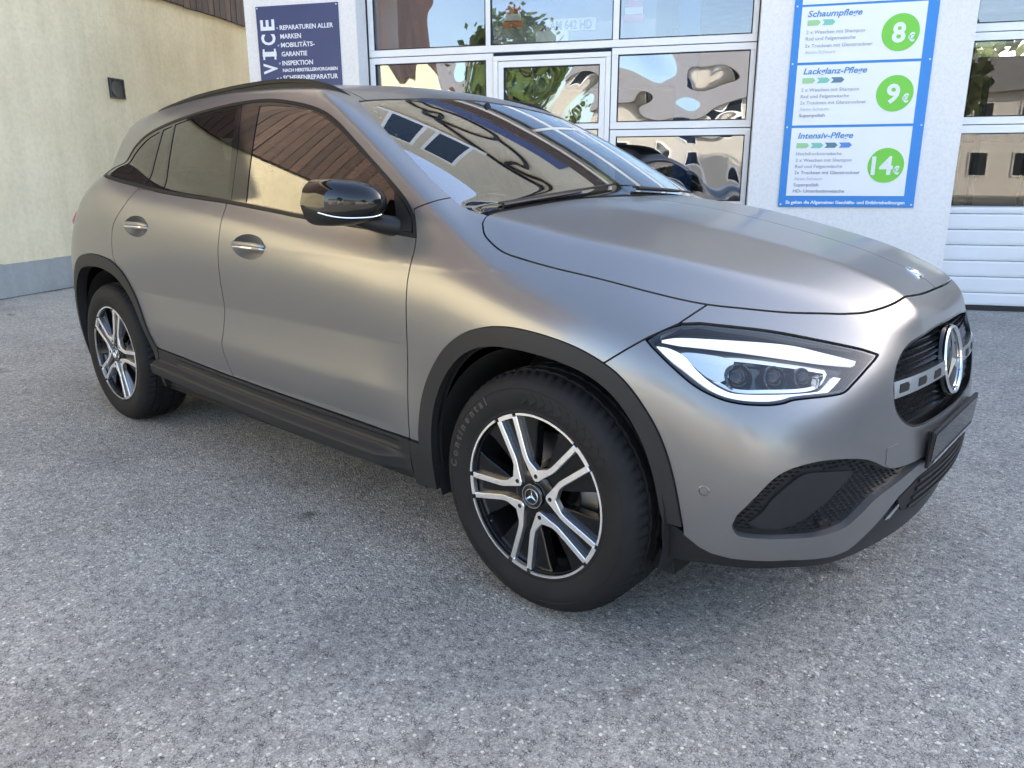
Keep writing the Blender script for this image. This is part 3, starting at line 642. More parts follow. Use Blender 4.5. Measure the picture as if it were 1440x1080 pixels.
# ================================================================== the car: one smooth skin, cut into panels
def surface_nets(f, lo, hi, h):
    n = [int(round((hi[i]-lo[i])/h))+1 for i in range(3)]
    X, Y, Z = [lo[i]+h*np.arange(n[i]) for i in range(3)]
    F = np.empty(n, np.float32)
    for i0 in range(0, n[0], 40):
        g = np.meshgrid(X[i0:i0+40], Y, Z, indexing='ij'); F[i0:i0+40] = f(g[0].ravel(), g[1].ravel(), g[2].ravel()).reshape(g[0].shape)
    c = [F[i:n[0]-1+i, j:n[1]-1+j, k:n[2]-1+k] for i in (0, 1) for j in (0, 1) for k in (0, 1)]
    S = np.stack(c, -1); neg = S < 0; act = neg.any(-1) & ~neg.all(-1)
    idx = -np.ones(act.shape, np.int64); ids = np.argwhere(act); idx[act] = np.arange(len(ids)); Sa = S[act].astype(float)
    off = np.array([(i, j, k) for i in (0, 1) for j in (0, 1) for k in (0, 1)], float)
    acc = np.zeros((len(ids), 3)); cnt = np.zeros(len(ids))
    for a in range(8):
        for b in range(a+1, 8):
            if np.abs(off[a]-off[b]).sum() != 1: continue
            sa, sb = Sa[:, a], Sa[:, b]; cr = (sa < 0) != (sb < 0); t = np.where(cr, sa/np.where(cr, sa-sb, 1), 0)
            acc += cr[:, None]*(off[a]+t[:, None]*(off[b]-off[a])); cnt += cr
    V = np.array(lo)+h*(ids+acc/cnt[:, None]); Q = []
    sg = F < 0
    for ax in range(3):
        s0 = [slice(None)]*3; s1 = [slice(None)]*3; s0[ax] = slice(0, -1); s1[ax] = slice(1, None)
        ch = sg[tuple(s0)] != sg[tuple(s1)]; e = np.argwhere(ch); u, v = [(1, 2), (2, 0), (0, 1)][ax]
        ok = (e[:, u] > 0) & (e[:, v] > 0) & (e[:, u] < n[u]-1) & (e[:, v] < n[v]-1); e = e[ok]
        q = []
        for du, dv in ((-1, -1), (0, -1), (0, 0), (-1, 0)):
            p = e.copy(); p[:, u] += du; p[:, v] += dv; q.append(idx[p[:, 0], p[:, 1], p[:, 2]])
        q = np.stack(q, 1); flip = ~sg[e[:, 0], e[:, 1], e[:, 2]]; q[flip] = q[flip][:, ::-1]; Q.append(q)
    Q = np.concatenate(Q); Q = Q[(Q >= 0).all(1)]
    return V, Q
def newton(f, P, it=3):
    for _ in range(it):
        e = 1e-3; G = np.stack([f(*(P+e*np.eye(3)[i]).T)-f(*(P-e*np.eye(3)[i]).T) for i in range(3)], -1)/(2*e)
        g2 = np.maximum((G*G).sum(1), .05); d = f(*P.T); P = P-np.clip(d/g2, -.03, .03)[:, None]*G
    return P
_H = .016
SV, SQ = surface_nets(lower, (-3.62, -1.0, .16), (.90, .008, 1.66), _H)
SV[np.abs(SV[:, 1]) < .009, 1] = 0
SV = newton(lower, SV); SV[np.abs(SV[:, 1]) < .006, 1] = 0
ST = np.concatenate([SQ[:, [0, 1, 2]], SQ[:, [0, 2, 3]]]); ST = ST[(SV[ST][:, :, 1] <= 1e-6).all(1)]
# ---- outlines (car coordinates).  S = side (x,z), T = top (x,|y|), O = oblique ((x-|y|)/sqrt2, z)
def crv(*pts, n=8):
    """smooth curve through points"""
    P = np.array(pts, float); out = []
    for i in range(len(P)-1):
        p0, p1, p2, p3 = P[max(i-1, 0)], P[i], P[i+1], P[min(i+2, len(P)-1)]
        for k in range(n):
            t = k/n; out.append(.5*((2*p1)+(-p0+p2)*t+(2*p0-5*p1+4*p2-p3)*t*t+(-p0+3*p1-3*p2+p3)*t**3))
    out.append(P[-1]); return [tuple(q) for q in out]
DLO = crv((-2.80, 1.214), (-2.785, 1.262), (-2.715, 1.340), (-2.584, 1.398), (-2.408, 1.434), (-2.185, 1.464), (-1.94, 1.487), (-1.722, 1.499), (-1.502, 1.496), (-1.279, 1.467), (-1.132, 1.434), (-1.03, 1.394), (-.92, 1.336), (-.789, 1.263), (-.651, 1.184), (-.578, 1.137), (-.527, 1.088), (-.502, 1.03)) \
    + crv((-.502, 1.03), (-.563, 1.034), (-.68, 1.042), (-1.09, 1.068), (-1.274, 1.083), (-1.613, 1.110), (-1.865, 1.123), (-2.149, 1.141), (-2.384, 1.163), (-2.60, 1.188), (-2.80, 1.214))[1:-1]
FGL = crv((-1.565, 1.474), (-1.458, 1.470), (-1.258, 1.447), (-1.116, 1.410), (-.979, 1.352), (-.847, 1.281), (-.744, 1.226), (-.64, 1.160)) + [(-.59, 1.056)] + crv((-.698, 1.062), (-1.13, 1.086), (-1.281, 1.099), (-1.481, 1.114)) 
RGL = crv((-2.255, 1.434), (-2.094, 1.453), (-1.915, 1.467), (-1.737, 1.474)) + crv((-1.610, 1.126), (-1.881, 1.139), (-2.178, 1.155))
FIX = [(-2.372, 1.415), (-2.282, 1.430), (-2.205, 1.157), (-2.366, 1.176)]
QGL = crv((-2.735, 1.222), (-2.712, 1.268), (-2.66, 1.320), (-2.542, 1.378), (-2.404, 1.410)) + crv((-2.394, 1.180), (-2.50, 1.193), (-2.735, 1.222))[:-1]
BSPL = crv((-1.616, 1.110), (-1.603, 1.083), (-1.588, 1.002), (-1.597, .927), (-1.608, .841), (-1.612, .77), (-1.614, .702), (-1.628, .611), (-1.640, .544), (-1.618, .47), (-1.590, .415))
FSPL = crv((-.502, 1.03), (-.491, .985), (-.490, .916), (-.493, .81), (-.501, .675), (-.507, .583), (-.509, .492), (-.510, .400))
RDR = crv((-2.387, 1.163), (-2.42, 1.09), (-2.481, 1.027), (-2.520, .985), (-2.549, .92), (-2.557, .855), (-2.540, .816))
ARF = [(-.455, .10)]+crv((-.459, .399), (-.455, .458), (-.437, .551), (-.396, .635), (-.328, .719), (-.250, .775), (-.165, .806), (-.080, .819), (.016, .816), (.122, .800), (.205, .774), (.272, .738), (.330, .681), (.381, .603), (.418, .500), (.442, .380))+[(.455, .10)]
ARFI = [(-.400, .10)]+crv((-.405, .255), (-.400, .393), (-.385, .515), (-.350, .600), (-.294, .675), (-.219, .733), (-.129, .761), (-.027, .766), (.083, .757), (.170, .738), (.238, .706), (.289, .660), (.333, .595), (.366, .513), (.388, .411), (.394, .377))+[(.40, .10)]
_sh = lambda P: [(-2.729-(x-.0), z) for x, z in P]
ARR = [(-2.245, .10)]+crv((-2.245, .450), (-2.274, .485), (-2.327, .580), (-2.387, .680), (-2.465, .768), (-2.557, .818), (-2.640, .836), (-2.740, .845), (-2.852, .842), (-2.960, .825), (-3.044, .785), (-3.110, .715), (-3.155, .62), (-3.185, .50), (-3.20, .38))+[(-3.21, .10)]
ARRI = [(-2.275, .10)]+crv((-2.268, .255), (-2.277, .399), (-2.317, .490), (-2.379, .590), (-2.459, .690), (-2.560, .754), (-2.696, .783), (-2.843, .782), (-2.960, .763), (-3.040, .715), (-3.100, .64), (-3.136, .540), (-3.15, .40))+[(-3.155, .10)]
SILL = [(-.40, .400), (-.655, .401), (-.868, .406), (-1.289, .413), (-1.641, .421), (-1.869, .430), (-2.27, .450)]
HOOD = crv((-.250, 0), (-.262, .15), (-.285, .40), (-.302, .62), (-.308, .735)) + crv((-.300, .757), (-.270, .783), (-.238, .796), (-.180, .807), (-.111, .804), (.039, .788), (.183, .764), (.287, .734), (.380, .690), (.470, .624), (.544, .560), (.610, .489), (.647, .442), (.680, .382), (.714, .276), (.733, .14), (.737, 0))
WSP = crv((-1.037, 0), (-1.037, .197), (-1.040, .400), (-1.055, .590)) + crv((-.948, .623), (-.789, .666), (-.598, .708), (-.461, .727), (-.345, .731)) + crv((-.335, .70), (-.318, .5), (-.292, .25), (-.280, 0))
LAMP = crv((-.371, .827), (-.330, .849), (-.283, .862), n=4) + crv((-.24, .8635), (-.201, .860), (-.074, .846), (.044, .824), (.147, .801), (.203, .783)) + crv((.190, .774), (.158, .756), (.115, .731), (.085, .715), (.05, .711), (-.013, .710), (-.054, .708), (-.084, .702), (-.121, .700), (-.179, .703), (-.226, .713), (-.275, .736), (-.322, .775), (-.360, .813))
GRIL = [(.63, .820)]+crv((.52, .8215), (.441, .819), (.343, .804), (.302, .790), (.272, .768), (.250, .738), (.241, .707), (.244, .667), (.258, .637), (.286, .610), (.327, .587), (.375, .576), (.447, .572))+[(.63, .571)]
FOG = crv((-.186, .409), (-.177, .389), (-.151, .381), (-.049, .379), (.035, .376), (.106, .383), (.154, .407), (.213, .437), (.337, .460), (.420, .476)) + crv((.395, .484), (.33, .488), (.26, .498), (.222, .513), (.158, .546), (.091, .563), (.011, .570), (-.059, .560), (-.104, .536), (-.144, .486), (-.178, .438))
FRING = crv((-.150, .415), (-.122, .442), (-.095, .483), (-.042, .529), (.003, .539), (.107, .527), (.118, .517)) + crv((.085, .49), (.044, .459), (-.006, .426), (-.062, .402), (-.118, .399))
SEAM = [(.10, .69), (.232, .770), (.312, .832), (.358, .862), (.398, .914), (.46, .99), (2, .99), (2, -1), (.10, -1)]
BLOW = [(-1, .377), (-.335, .377), (-.300, .374), (-.246, .334), (-.220, .323), (-.177, .317), (-.038, .316), (.090, .300), (.135, .302), (.158, .311), (.224, .350), (.305, .406), (.39, .432), (.60, .445), (1, .445), (1, 2), (-1, 2)]
APIL = [(-.40, 1.22), (-.448, 1.150), (-.478, 1.134), (-.534, 1.115), (-.60, 1.10)]
def prj(P, k):
    a = np.abs(P[:, 1])
    return np.stack([P[:, 0], P[:, 2]], 1) if k == 'S' else np.stack([P[:, 0], a], 1) if k == 'T' else np.stack([(P[:, 0]-a)*.70711, P[:, 2]], 1)
def sdf(q, poly):
    P = np.array(poly, float); A = P; B = np.roll(P, -1, 0); d2 = np.full(len(q), 1e9); ins = np.zeros(len(q), bool)
    for a, b in zip(A, B):
        e = b-a; w = q-a; L2 = e@e
        if L2 < 1e-14: continue
        t = np.clip((w@e)/L2, 0, 1); r = w-t[:, None]*e; d2 = np.minimum(d2, (r*r).sum(1))
        if a[1] != b[1]:
            c = ((a[1] <= q[:, 1]) != (b[1] <= q[:, 1])); xi = a[0]+(q[:, 1]-a[1])/(b[1]-a[1])*e[0]; ins ^= c & (q[:, 0] < xi)
    return np.where(ins, -1, 1)*np.sqrt(d2)
def refine(V, T, s, h, f):
    m = (np.abs(s[T]).min(1) < h*1.1)
    if not m.any(): return V, T
    E = np.concatenate([T[m][:, [0, 1]], T[m][:, [1, 2]], T[m][:, [2, 0]]]); E.sort(1)
    U, inv = np.unique(E, axis=0, return_inverse=True); inv = inv.ravel(); k = m.sum(); M = (V[U[:, 0]]+V[U[:, 1]])/2
    n = len(V); V2 = np.concatenate([V, M]); a, b, c = T[m].T; ab, bc, ca = n+inv[:k], n+inv[k:2*k], n+inv[2*k:]
    return V2, np.concatenate([T[~m], np.stack([a, ab, ca], 1), np.stack([ab, b, bc], 1), np.stack([ca, bc, c], 1), np.stack([ab, bc, ca], 1)])
def clip(V, T, s):
    """keep the part where s < 0"""
    ins = s < 0; c = ins[T].sum(1); keep = [T[c == 3]]; newV = [V]; n = len(V)
    P = []
    for cnt in (1, 2):
        t = T[c == cnt]
        if not len(t): continue
        odd = ins[t] if cnt == 1 else ~ins[t]; r = odd.argmax(1); ar = np.arange(len(t))
        o, p, q = t[ar, r], t[ar, (r+1) % 3], t[ar, (r+2) % 3]; P.append((cnt, o, p, q))
    if P:
        E = np.concatenate([np.concatenate([np.stack([o, p], 1), np.stack([o, q], 1)]) for _, o, p, q in P]); E.sort(1)
        U, inv = np.unique(E, axis=0, return_inverse=True); inv = inv.ravel(); sa, sb = s[U[:, 0]], s[U[:, 1]]; t = (sa/(sa-sb))[:, None]
        newV.append(V[U[:, 0]]*(1-t)+V[U[:, 1]]*t); k = 0
        for cnt, o, p, q in P:
            m = len(o); op = n+inv[k:k+m]; oq = n+inv[k+m:k+2*m]; k += 2*m
            if cnt == 1: keep.append(np.stack([o, op, oq], 1))
            else: keep += [np.stack([op, p, q], 1), np.stack([op, q, oq], 1)]
    V = np.concatenate(newV); T = np.concatenate(keep)
    u, inv = np.unique(T, return_inverse=True); return V[u], inv.reshape(T.shape)
GAP = .0024
def cut(cons, box=None, ref=1, VT=None, dense=0):
    """cons: list of (projection, outline, 'in'|'out', gap) or callables P->s"""
    V, T = VT or (SV, ST)
    if box is not None:
        lo, hi = np.array(box[0]), np.array(box[1]); c = V[T].mean(1); m = ((c > lo) & (c < hi)).all(1); T = T[m]
        u, inv = np.unique(T, return_inverse=True); V, T = V[u], inv.reshape(T.shape)
    for _ in range(dense): V, T = refine(V, T, np.zeros(len(V)), 1.0, None); V = newton(shell, V, 2)
    for con in cons:
        def ev(V):
            if callable(con): return con(V)
            k, poly, io, g = con; q = prj(V, k); s = np.full(len(q), 1.0)
            P = np.array(poly); pad = .06; near = ((q > P.min(0)-pad) & (q < P.max(0)+pad)).all(1); s[near] = sdf(q[near], poly)
            return s+g if io == 'in' else -s+g
        s = ev(V); h = _H
        for _ in range(ref):
            V, T = refine(V, T, s, h, None); s = ev(V); h /= 2
        V, T = clip(V, T, s)
        if not len(T): break
    return V, T
def both(V, T):
    """add the mirror image and weld on the centre line"""
    W_ = V*np.array([1, -1, 1]); n = len(V); V2 = np.concatenate([V, W_]); T2 = np.concatenate([T, T[:, ::-1]+n])
    mp = np.arange(2*n); c = np.where(np.abs(V[:, 1]) < 1e-5)[0]; mp[c+n] = c; T2 = mp[T2]
    u, inv = np.unique(T2, return_inverse=True); return V2[u], inv.reshape(T2.shape)
def flipped(V, T): return V*np.array([1, -1, 1]), T[:, ::-1]
def skin(name, V, T, m, parent, off=0.0, lip=.014, disp=None, label=None, inner=None):
    """mesh from a clipped piece of the skin: analytic normals, edges folded inwards so gaps have depth"""
    N = grad(shell, V); d = np.full(len(V), float(off))
    P = V+N*d[:, None]
    if disp is not None: P = P+N*disp(V)[:, None]
    E = np.concatenate([T[:, [0, 1]], T[:, [1, 2]], T[:, [2, 0]]]); K = np.sort(E, 1)
    key = K[:, 0]*len(V)+K[:, 1]; u, first, cnt = np.unique(key, return_index=True, return_counts=True); B = E[first[cnt == 1]]
    vs, fs, nv = [P], [T], [N]
    if lip and len(B):
        bv, inv = np.unique(B, return_inverse=True); inv = inv.reshape(B.shape); n = len(P); k = len(bv)
        R0 = P[bv]; R1 = R0-N[bv]*lip
        tang = np.zeros((k, 3)); dv = V[B[:, 1]]-V[B[:, 0]]; np.add.at(tang, inv[:, 0], dv); np.add.at(tang, inv[:, 1], dv)
        sn = np.cross(tang, N[bv]); sn /= np.maximum(np.linalg.norm(sn, axis=1, keepdims=True), 1e-9)
        vs += [R0, R1]; nv += [sn, sn]; a, b = inv.T
        fs += [np.stack([n+b, n+a, n+k+a], 1), np.stack([n+b, n+k+a, n+k+b], 1)]
    Vall, Fall, Nall = np.concatenate(vs), np.concatenate(fs), np.concatenate(nv)
    me = bpy.data.meshes.new(name); me.vertices.add(len(Vall)); me.vertices.foreach_set('co', Vall.astype(np.float32).ravel())
    me.loops.add(len(Fall)*3); me.loops.foreach_set('vertex_index', Fall.astype(np.int32).ravel())
    me.polygons.add(len(Fall)); me.polygons.foreach_set('loop_start', np.arange(0, len(Fall)*3, 3, dtype=np.int32))
    me.update(calc_edges=True); me.polygons.foreach_set('use_smooth', np.ones(len(Fall), bool))
    if disp is None: me.normals_split_custom_set_from_vertices([tuple(v) for v in Nall])
    else: me.set_sharp_from_angle(angle=math.radians(38))
    o = link(name, me, m, parent)
    if label: o['label'] = label
    return o
# ---- car materials
def paint_mat():
    m, N, L, b = node_mat('matte grey metallic paint'); tc = N.new('ShaderNodeTexCoord')
    b.inputs['Base Color'].default_value = (.205, .202, .199, 1); b.inputs['Metallic'].default_value = .70; b.inputs['Roughness'].default_value = .315
    b.inputs['Coat Weight'].default_value = .30; b.inputs['Coat Roughness'].default_value = .12
    n = N.new('ShaderNodeTexNoise'); n.inputs['Scale'].default_value = 1400; n.inputs['Detail'].default_value = 1; L.new(tc.outputs['Object'], n.inputs['Vector'])
    bp = N.new('ShaderNodeBump'); bp.inputs['Strength'].default_value = .05; bp.inputs['Distance'].default_value = .0005; L.new(n.outputs[0], bp.inputs['Height']); L.new(bp.outputs[0], b.inputs['Normal'])
    return m
M_PAINT = paint_mat()
M_CLAD = mat('grained dark grey plastic', (.018, .0183, .019), .55, bump=.12, bscale=900, spec=.25)
M_GLOSS = mat('gloss black plastic', (.006, .006, .0065), .05, spec=.45)
M_RAIL = mat('matte black rail', (.010, .010, .0105), .5, spec=.2)
M_SATIN = mat('satin black plastic', (.011, .0113, .012), .42, bump=.05, bscale=700, spec=.3)
M_TYRE = mat('tyre rubber', (.0115, .0115, .012), .72, var=.25, vscale=10, bump=.1, bscale=400, spec=.22)
M_ALU = mat('machined aluminium', (.90, .90, .91), .36, 1.0, var=.04, vscale=40)
M_RIMBLACK = mat('gloss black wheel paint', (.006, .006, .0065), .16, spec=.35)
M_DISC = mat('brake disc steel', (.30, .29, .28), .35, 1.0, var=.1, vscale=20)
M_CHROME = mat('chrome', (.86, .87, .88), .05, 1.0)
M_SILVER = mat('satin silver', (.70, .71, .72), .22, 1.0)
M_VOID = mat('black underside', (.006, .006, .006), .9)
M_GLASS = glass_mat('tinted car glass', (.42, .47, .42), (1, 1, 1), 1.52, boost=1.5, base=.03)
M_WSGLASS = glass_mat('windscreen glass', (.74, .80, .72), (1, 1, 1), 1.52, boost=1.9, base=.10)
M_PRIV = glass_mat('privacy glass', (.05, .055, .052), (1, 1, 1), 1.52, boost=1.0, base=.015)
M_LENS = glass_mat('clear lamp lens', (.93, .94, .95), (1, 1, 1), 1.45, boost=1.1)
M_DRL = mat('white daytime lamp strip', (.85, .87, .92), .25, emit=((.92, .96, 1), .15), coat=.6)
M_LAMPIN = mat('dark lamp housing', (.018, .020, .026), .18, .3, coat=.3)
M_SEAT = mat('dark seat fabric', (.09, .085, .078), .8, var=.1, vscale=30)
M_TRIMIN = mat('dark cabin trim', (.17, .155, .13), .6, var=.1, vscale=10)
M_HEADL = mat('grey headliner', (.30, .29, .27), .9)
M_GRILLE = mat('black grille pins', (.012, .012, .013), .18, coat=.4)
# ---- the car
car = thing('parked_suv', 'matte grey compact suv with black plastic wheel arches parked on the asphalt', 'car', (0, 0, 0))
def cpart(mb, name, m, par=None, sharp=35): return mb.obj(name, m, par or car, sharp)
def pair(name, V, T, m, **k):
    p1 = k.pop('parent', car); p2 = k.pop('parent2', car)
    return skin(name, V, T, m, p1, **k), skin(name, *flipped(V, T), m, p2, **k)
OUT, IN = 'out', 'in'
dloX = ('S', DLO, OUT, 0.0)
side = lambda V: np.where(np.abs(V[:, 1]) > .45, -1.0, 1.0)
below = lambda z: (lambda V: V[:, 2]-z)
above = lambda z: (lambda V: z-V[:, 2])
def in_xz(poly, g=GAP): return ('S', poly, IN, g)
# doors
FDOOR = FSPL + [(-.511, .402)] + SILL[1:4] + [(-1.592, .4195)] + BSPL[::-1] + crv((-1.616, 1.110), (-1.274, 1.083), (-1.09, 1.068), (-.68, 1.042), (-.563, 1.034), (-.502, 1.03))[1:-1]
ELL = lambda cx, cz: [(cx+.110*math.cos(a), cz+.046*math.sin(a)) for a in [2*math.pi*k/40 for k in range(40)]]
fdV = cut([in_xz(FDOOR), ('S', ELL(-1.379, .957), OUT, 0)], ((-1.75, -1, .3), (-.4, -.5, 1.2)), 2)
fd_r, fd_l = pair('front_door', *fdV, M_PAINT)
RDOOR = BSPL + [(-1.592, .4195), (-1.641, .421), (-1.869, .430), (-2.262, .450)] + crv((-2.274, .485), (-2.327, .580), (-2.387, .680), (-2.465, .768), (-2.540, .812)) + RDR[::-1] + crv((-2.387, 1.163), (-2.149, 1.141), (-1.865, 1.123), (-1.616, 1.110))[1:-1]
rdV = cut([in_xz(RDOOR), ('S', ELL(-2.287, .997), OUT, 0)], ((-2.7, -1, .3), (-1.5, -.5, 1.25)), 2)
rd_r, rd_l = pair('rear_door', *rdV, M_PAINT)
# body side with roof edge, A pillar and rear wing
BSIDE = [(-.502, 1.034)]+[(-.527, 1.088), (-.538, 1.112)]+[(-.478, 1.134), (-.448, 1.150), (-.40, 1.22), (-.40, 1.75), (-3.30, 1.75), (-3.30, 1.12), (-3.30, .80), (-3.19, .46), (-3.0, .46), (-2.5, .70)] + RDR[::-1] + [(-2.387, 1.150), (-1.6, 1.13)]
WSOUT = ('T', WSP, OUT, .0022)
ROOF = [(-1.037, -.2), (-1.037, .197), (-1.040, .400), (-1.055, .560), (-1.20, .560), (-1.6, .572), (-2.1, .572), (-2.6, .556), (-3.12, .50), (-3.12, -.2)]
def hi(V): return 1.30-V[:, 2]
def not_roof(V):
    s = sdf(prj(V, 'T'), ROOF); return np.where(V[:, 2] > 1.3, -s+.0022, -.05)
def not_ws(V):
    s = sdf(prj(V, 'T'), WSP); return np.where(V[:, 2] > 1.0, -s+.0022, -.05)
bsV = cut([in_xz(BSIDE), ('S', DLO, OUT, 0), ('S', ARR, OUT, GAP), not_roof, not_ws], ((-3.6, -1, .3), (-.3, -.2, 1.8)), 2)
pair('body_side', *bsV, M_PAINT)
# front fender
FEND = FSPL[::-1] + [(-.527, 1.088), (-.538, 1.112), (-.478, 1.134), (-.448, 1.150), (-.40, 1.22), (.5, 1.22), (.398, .914), (.358, .862), (.312, .832), (.232, .770), (.10, .69), (.0, .4), (-.51, .401)]
feV = cut([in_xz(FEND), ('S', ARF, OUT, GAP), ('T', HOOD, OUT, GAP), not_ws, lambda V: .44-np.abs(V[:, 1])], ((-.7, -1, .3), (.5, 0.1, 1.35)), 2)
_m = prj(feV[0], 'T')
# keep only the outer piece beside the bonnet, not the cowl strip
_s = lambda V: np.where((V[:, 0] < -.24) & (np.abs(V[:, 1]) < .728), 1.0, -1.0)
feV = cut([_s], None, 0, feV)
pair('front_fender', *feV, M_PAINT)
# bonnet
hdV = cut([('T', HOOD, IN, GAP), above(.80)], ((-.5, -1, .75), (.9, .1, 1.3)), 2)
hood = skin('bonnet', *both(*hdV), M_PAINT, car)
# cowl under the windscreen
COWL = [(-.36, 0), (-.36, .735), (-.30, .76), (-.20, .80), (-.10, .5), (-.10, 0)]
cwV = cut([('T', COWL, IN, 0), above(.95)], ((-.6, -1, .9), (0, .1, 1.3)), 1)
skin('cowl', *both(*cwV), M_SATIN, car, off=-.014, lip=0)
# roof, windscreen
rfV = cut([('T', ROOF, IN, .0022), hi], ((-3.3, -1, 1.25), (-.9, .1, 1.8)), 2)
roof = skin('roof', *both(*rfV), M_PAINT, car)
wsV = cut([('T', WSP, IN, .001), above(1.05)], ((-1.2, -1, 1.0), (-.2, .1, 1.7)), 2)
ws = skin('windscreen', *both(*wsV), M_WSGLASS, car, off=-.003, lip=.008)
def inset(poly, d):
    P = np.array(poly); c = P.mean(0); return P
frV = cut([('T', WSP, IN, .002), above(1.05), lambda V: -(sdf(prj(V, 'T'), [(x, -y) for x, y in WSP[::-1]]+WSP)+.028)], ((-1.2, -1, 1.0), (-.2, .1, 1.7)), 2)
skin('windscreen_border', *both(*frV), M_SATIN, ws, off=-.009, lip=0)
# front bumper
def bumper_cons(*extra): return [('S', SEAM, IN, GAP), ('S', ARF, OUT, GAP), ('T', HOOD, OUT, GAP)]+list(extra)
bpV = cut(bumper_cons(('O', LAMP, OUT, .003), ('O', GRIL, OUT, 0), ('O', FOG, OUT, 0), ('O', BLOW, IN, 0)), ((.05, -1, .15), (1, .1, 1.05)), 2)
bumper = skin('front_bumper', *both(*bpV), M_PAINT, car, lip=.022)
LIP = [(-1, .277), (-.292, .279), (-.217, .287), (-.035, .288), (.118, .270), (.23, .264), (.388, .252), (.557, .243), (1, .243), (1, 2), (-1, 2)]
lpV = cut([('S', [(.386, .6), (.386, .05), (2, .05), (2, .6)], IN, 0), lambda V: np.where(V[:, 2] > .381, -sdf(prj(V, 'S'), ARF)+GAP, -1.0), ('O', BLOW, OUT, .001), ('O', LIP, IN, 0)], ((.05, -1, .15), (1, .1, .6)), 2)
skin('lower_bumper', *both(*lpV), M_SATIN, bumper, lip=.05, disp=lambda V: -.006-.012*sstep(V[:, 2], .30, .42)*sstep((V[:, 0]-np.abs(V[:, 1])), .25, .5))
# fog recess: pocket wall, honeycomb mesh, inner ring plate
fgV = cut([('O', FOG, IN, -.004)], ((.3, -1, .3), (1, .1, .65)), 2)
fog_r, fog_l = pair('fog_recess', *fgV, M_SATIN, off=-.020, lip=0, parent=bumper, parent2=bumper)
def fring_disp(V): return .0*V[:, 0]
frg = cut([('O', FRING, IN, 0)], ((.3, -1, .3), (1, .1, .65)), 2)
pair('fog_plate', *frg, M_CLAD, off=-.012, lip=.012, parent=bumper, parent2=bumper)
# grille backing
grV = cut([('O', GRIL, IN, -.006)], ((.5, -1, .5), (1, .1, .9)), 1)
grille = skin('grille', *both(*grV), M_VOID, car, off=-.040, lip=0)
grE = cut([('O', GRIL, IN, 0), lambda V: -(sdf(prj(V, 'O'), GRIL)+.006)], ((.5, -1, .5), (1, .1, .9)), 2)
skin('grille_frame', *both(*grE), M_GLOSS, grille, off=-.002, lip=.03)
def on_skin(x, y, z, f=None):
    P = newton(f or shell, np.array([[x, y, z]], float), 4); n = grad(shell, P); return Vector(P[0]), Vector(n[0])
def at_oz(u, z, off=0.0, sgn=-1):
    """point of the front skin at oblique coordinate u and height z"""
    us = np.array(u, float).ravel(); zs = np.array(z, float).ravel()
    t = np.linspace(-.75, .55, 500)               # walk inwards along the oblique direction
    d = np.array([.70711, -.70711]); P0 = np.stack([us*.70711, -us*-.70711*0+0*us], 1)
    x = us[:, None]*.70711+ (1.0-t)[None, :]*.70711; a = -us[:, None]*.70711+(1.0-t)[None, :]*.70711
    v = shell(x.ravel(), -a.ravel(), np.repeat(zs, len(t))).reshape(x.shape); k = (v < 0).argmax(1); i = np.arange(len(us))
    P = np.stack([x[i, k], -a[i, k], zs], 1); P = newton(shell, P, 3); N = grad(shell, P); P = P+N*off
    if sgn > 0: P[:, 1] *= -1; N = N*np.array([1, -1, 1])
    return P, N
# grille pins: little diamonds in staggered rows
_b = MB(); row = 0; pts = []
zz = .582
while zz < .815:
    for k in range(0, 26):
        a = (k+.5*(row % 2))*.0225
        if k == 0 and row % 2 == 0: pts.append((0., zz))
        else: pts += [(a, zz), (-a, zz)]
    zz += .0165; row += 1
_x = np.array([[F0(z)-Fd(abs(a)), a, z] for a, z in pts]).reshape(-1, 3); _P = newton(shell, _x, 3); _N = grad(shell, _P)
_q = prj(_P, 'O'); _ok = sdf(_q, GRIL) < -.012
for P, n in zip(_P[_ok], _N[_ok]):
    c = Vector(P)-Vector(n)*.030; n = Vector(n); u = Vector((0, 1, 0)); w = n.cross(u).normalized(); u = w.cross(n).normalized()
    _b.add([c+u*.0100, c+w*.0074, c-u*.0100, c-w*.0074, c+n*.016], [(0, 1, 4), (1, 2, 4), (2, 3, 4), (3, 0, 4)])
tag(_b.obj('grille_pins', M_GRILLE, grille), kind='stuff')
# ================================================================== car: inner skins, glass, trim
inV = cut([above(.315), ('S', ARFI, OUT, -.004), ('S', ARRI, OUT, -.004), ('O', LAMP, OUT, -.012), ('O', GRIL, OUT, -.012), ('O', FOG, OUT, -.008),
           lambda V: np.where((np.abs(V[:, 1]) < .30) & (V[:, 2] < .25), 1.0, -1.0)*0-.1, lambda V: np.where(V[:, 0] > -.42, -.5, V[:, 2]-(Zb(V[:, 0])-.02))], ((-3.55, -1, .22), (.9, .1, 1.25)), 0)
skin('gap_blackout', *both(*inV), M_VOID, car, off=-.034, lip=0)  # black liner added to stop light showing through the panel gaps
_b = MB(); _b.box((-1.46, 0, .235), (3.7, 1.56, .06)); _b.box((.05, 0, .56), (1.0, 1.0, .34)); _b.box((-2.9, 0, .50), (.9, 1.0, .35)); cpart(_b, 'underbody', M_VOID)
half = lambda P: P
BL = [(-1.735, 1.56), (-1.707, 1.497), (-1.627, 1.299), (-1.589, 1.116), (-1.57, 1.05)]
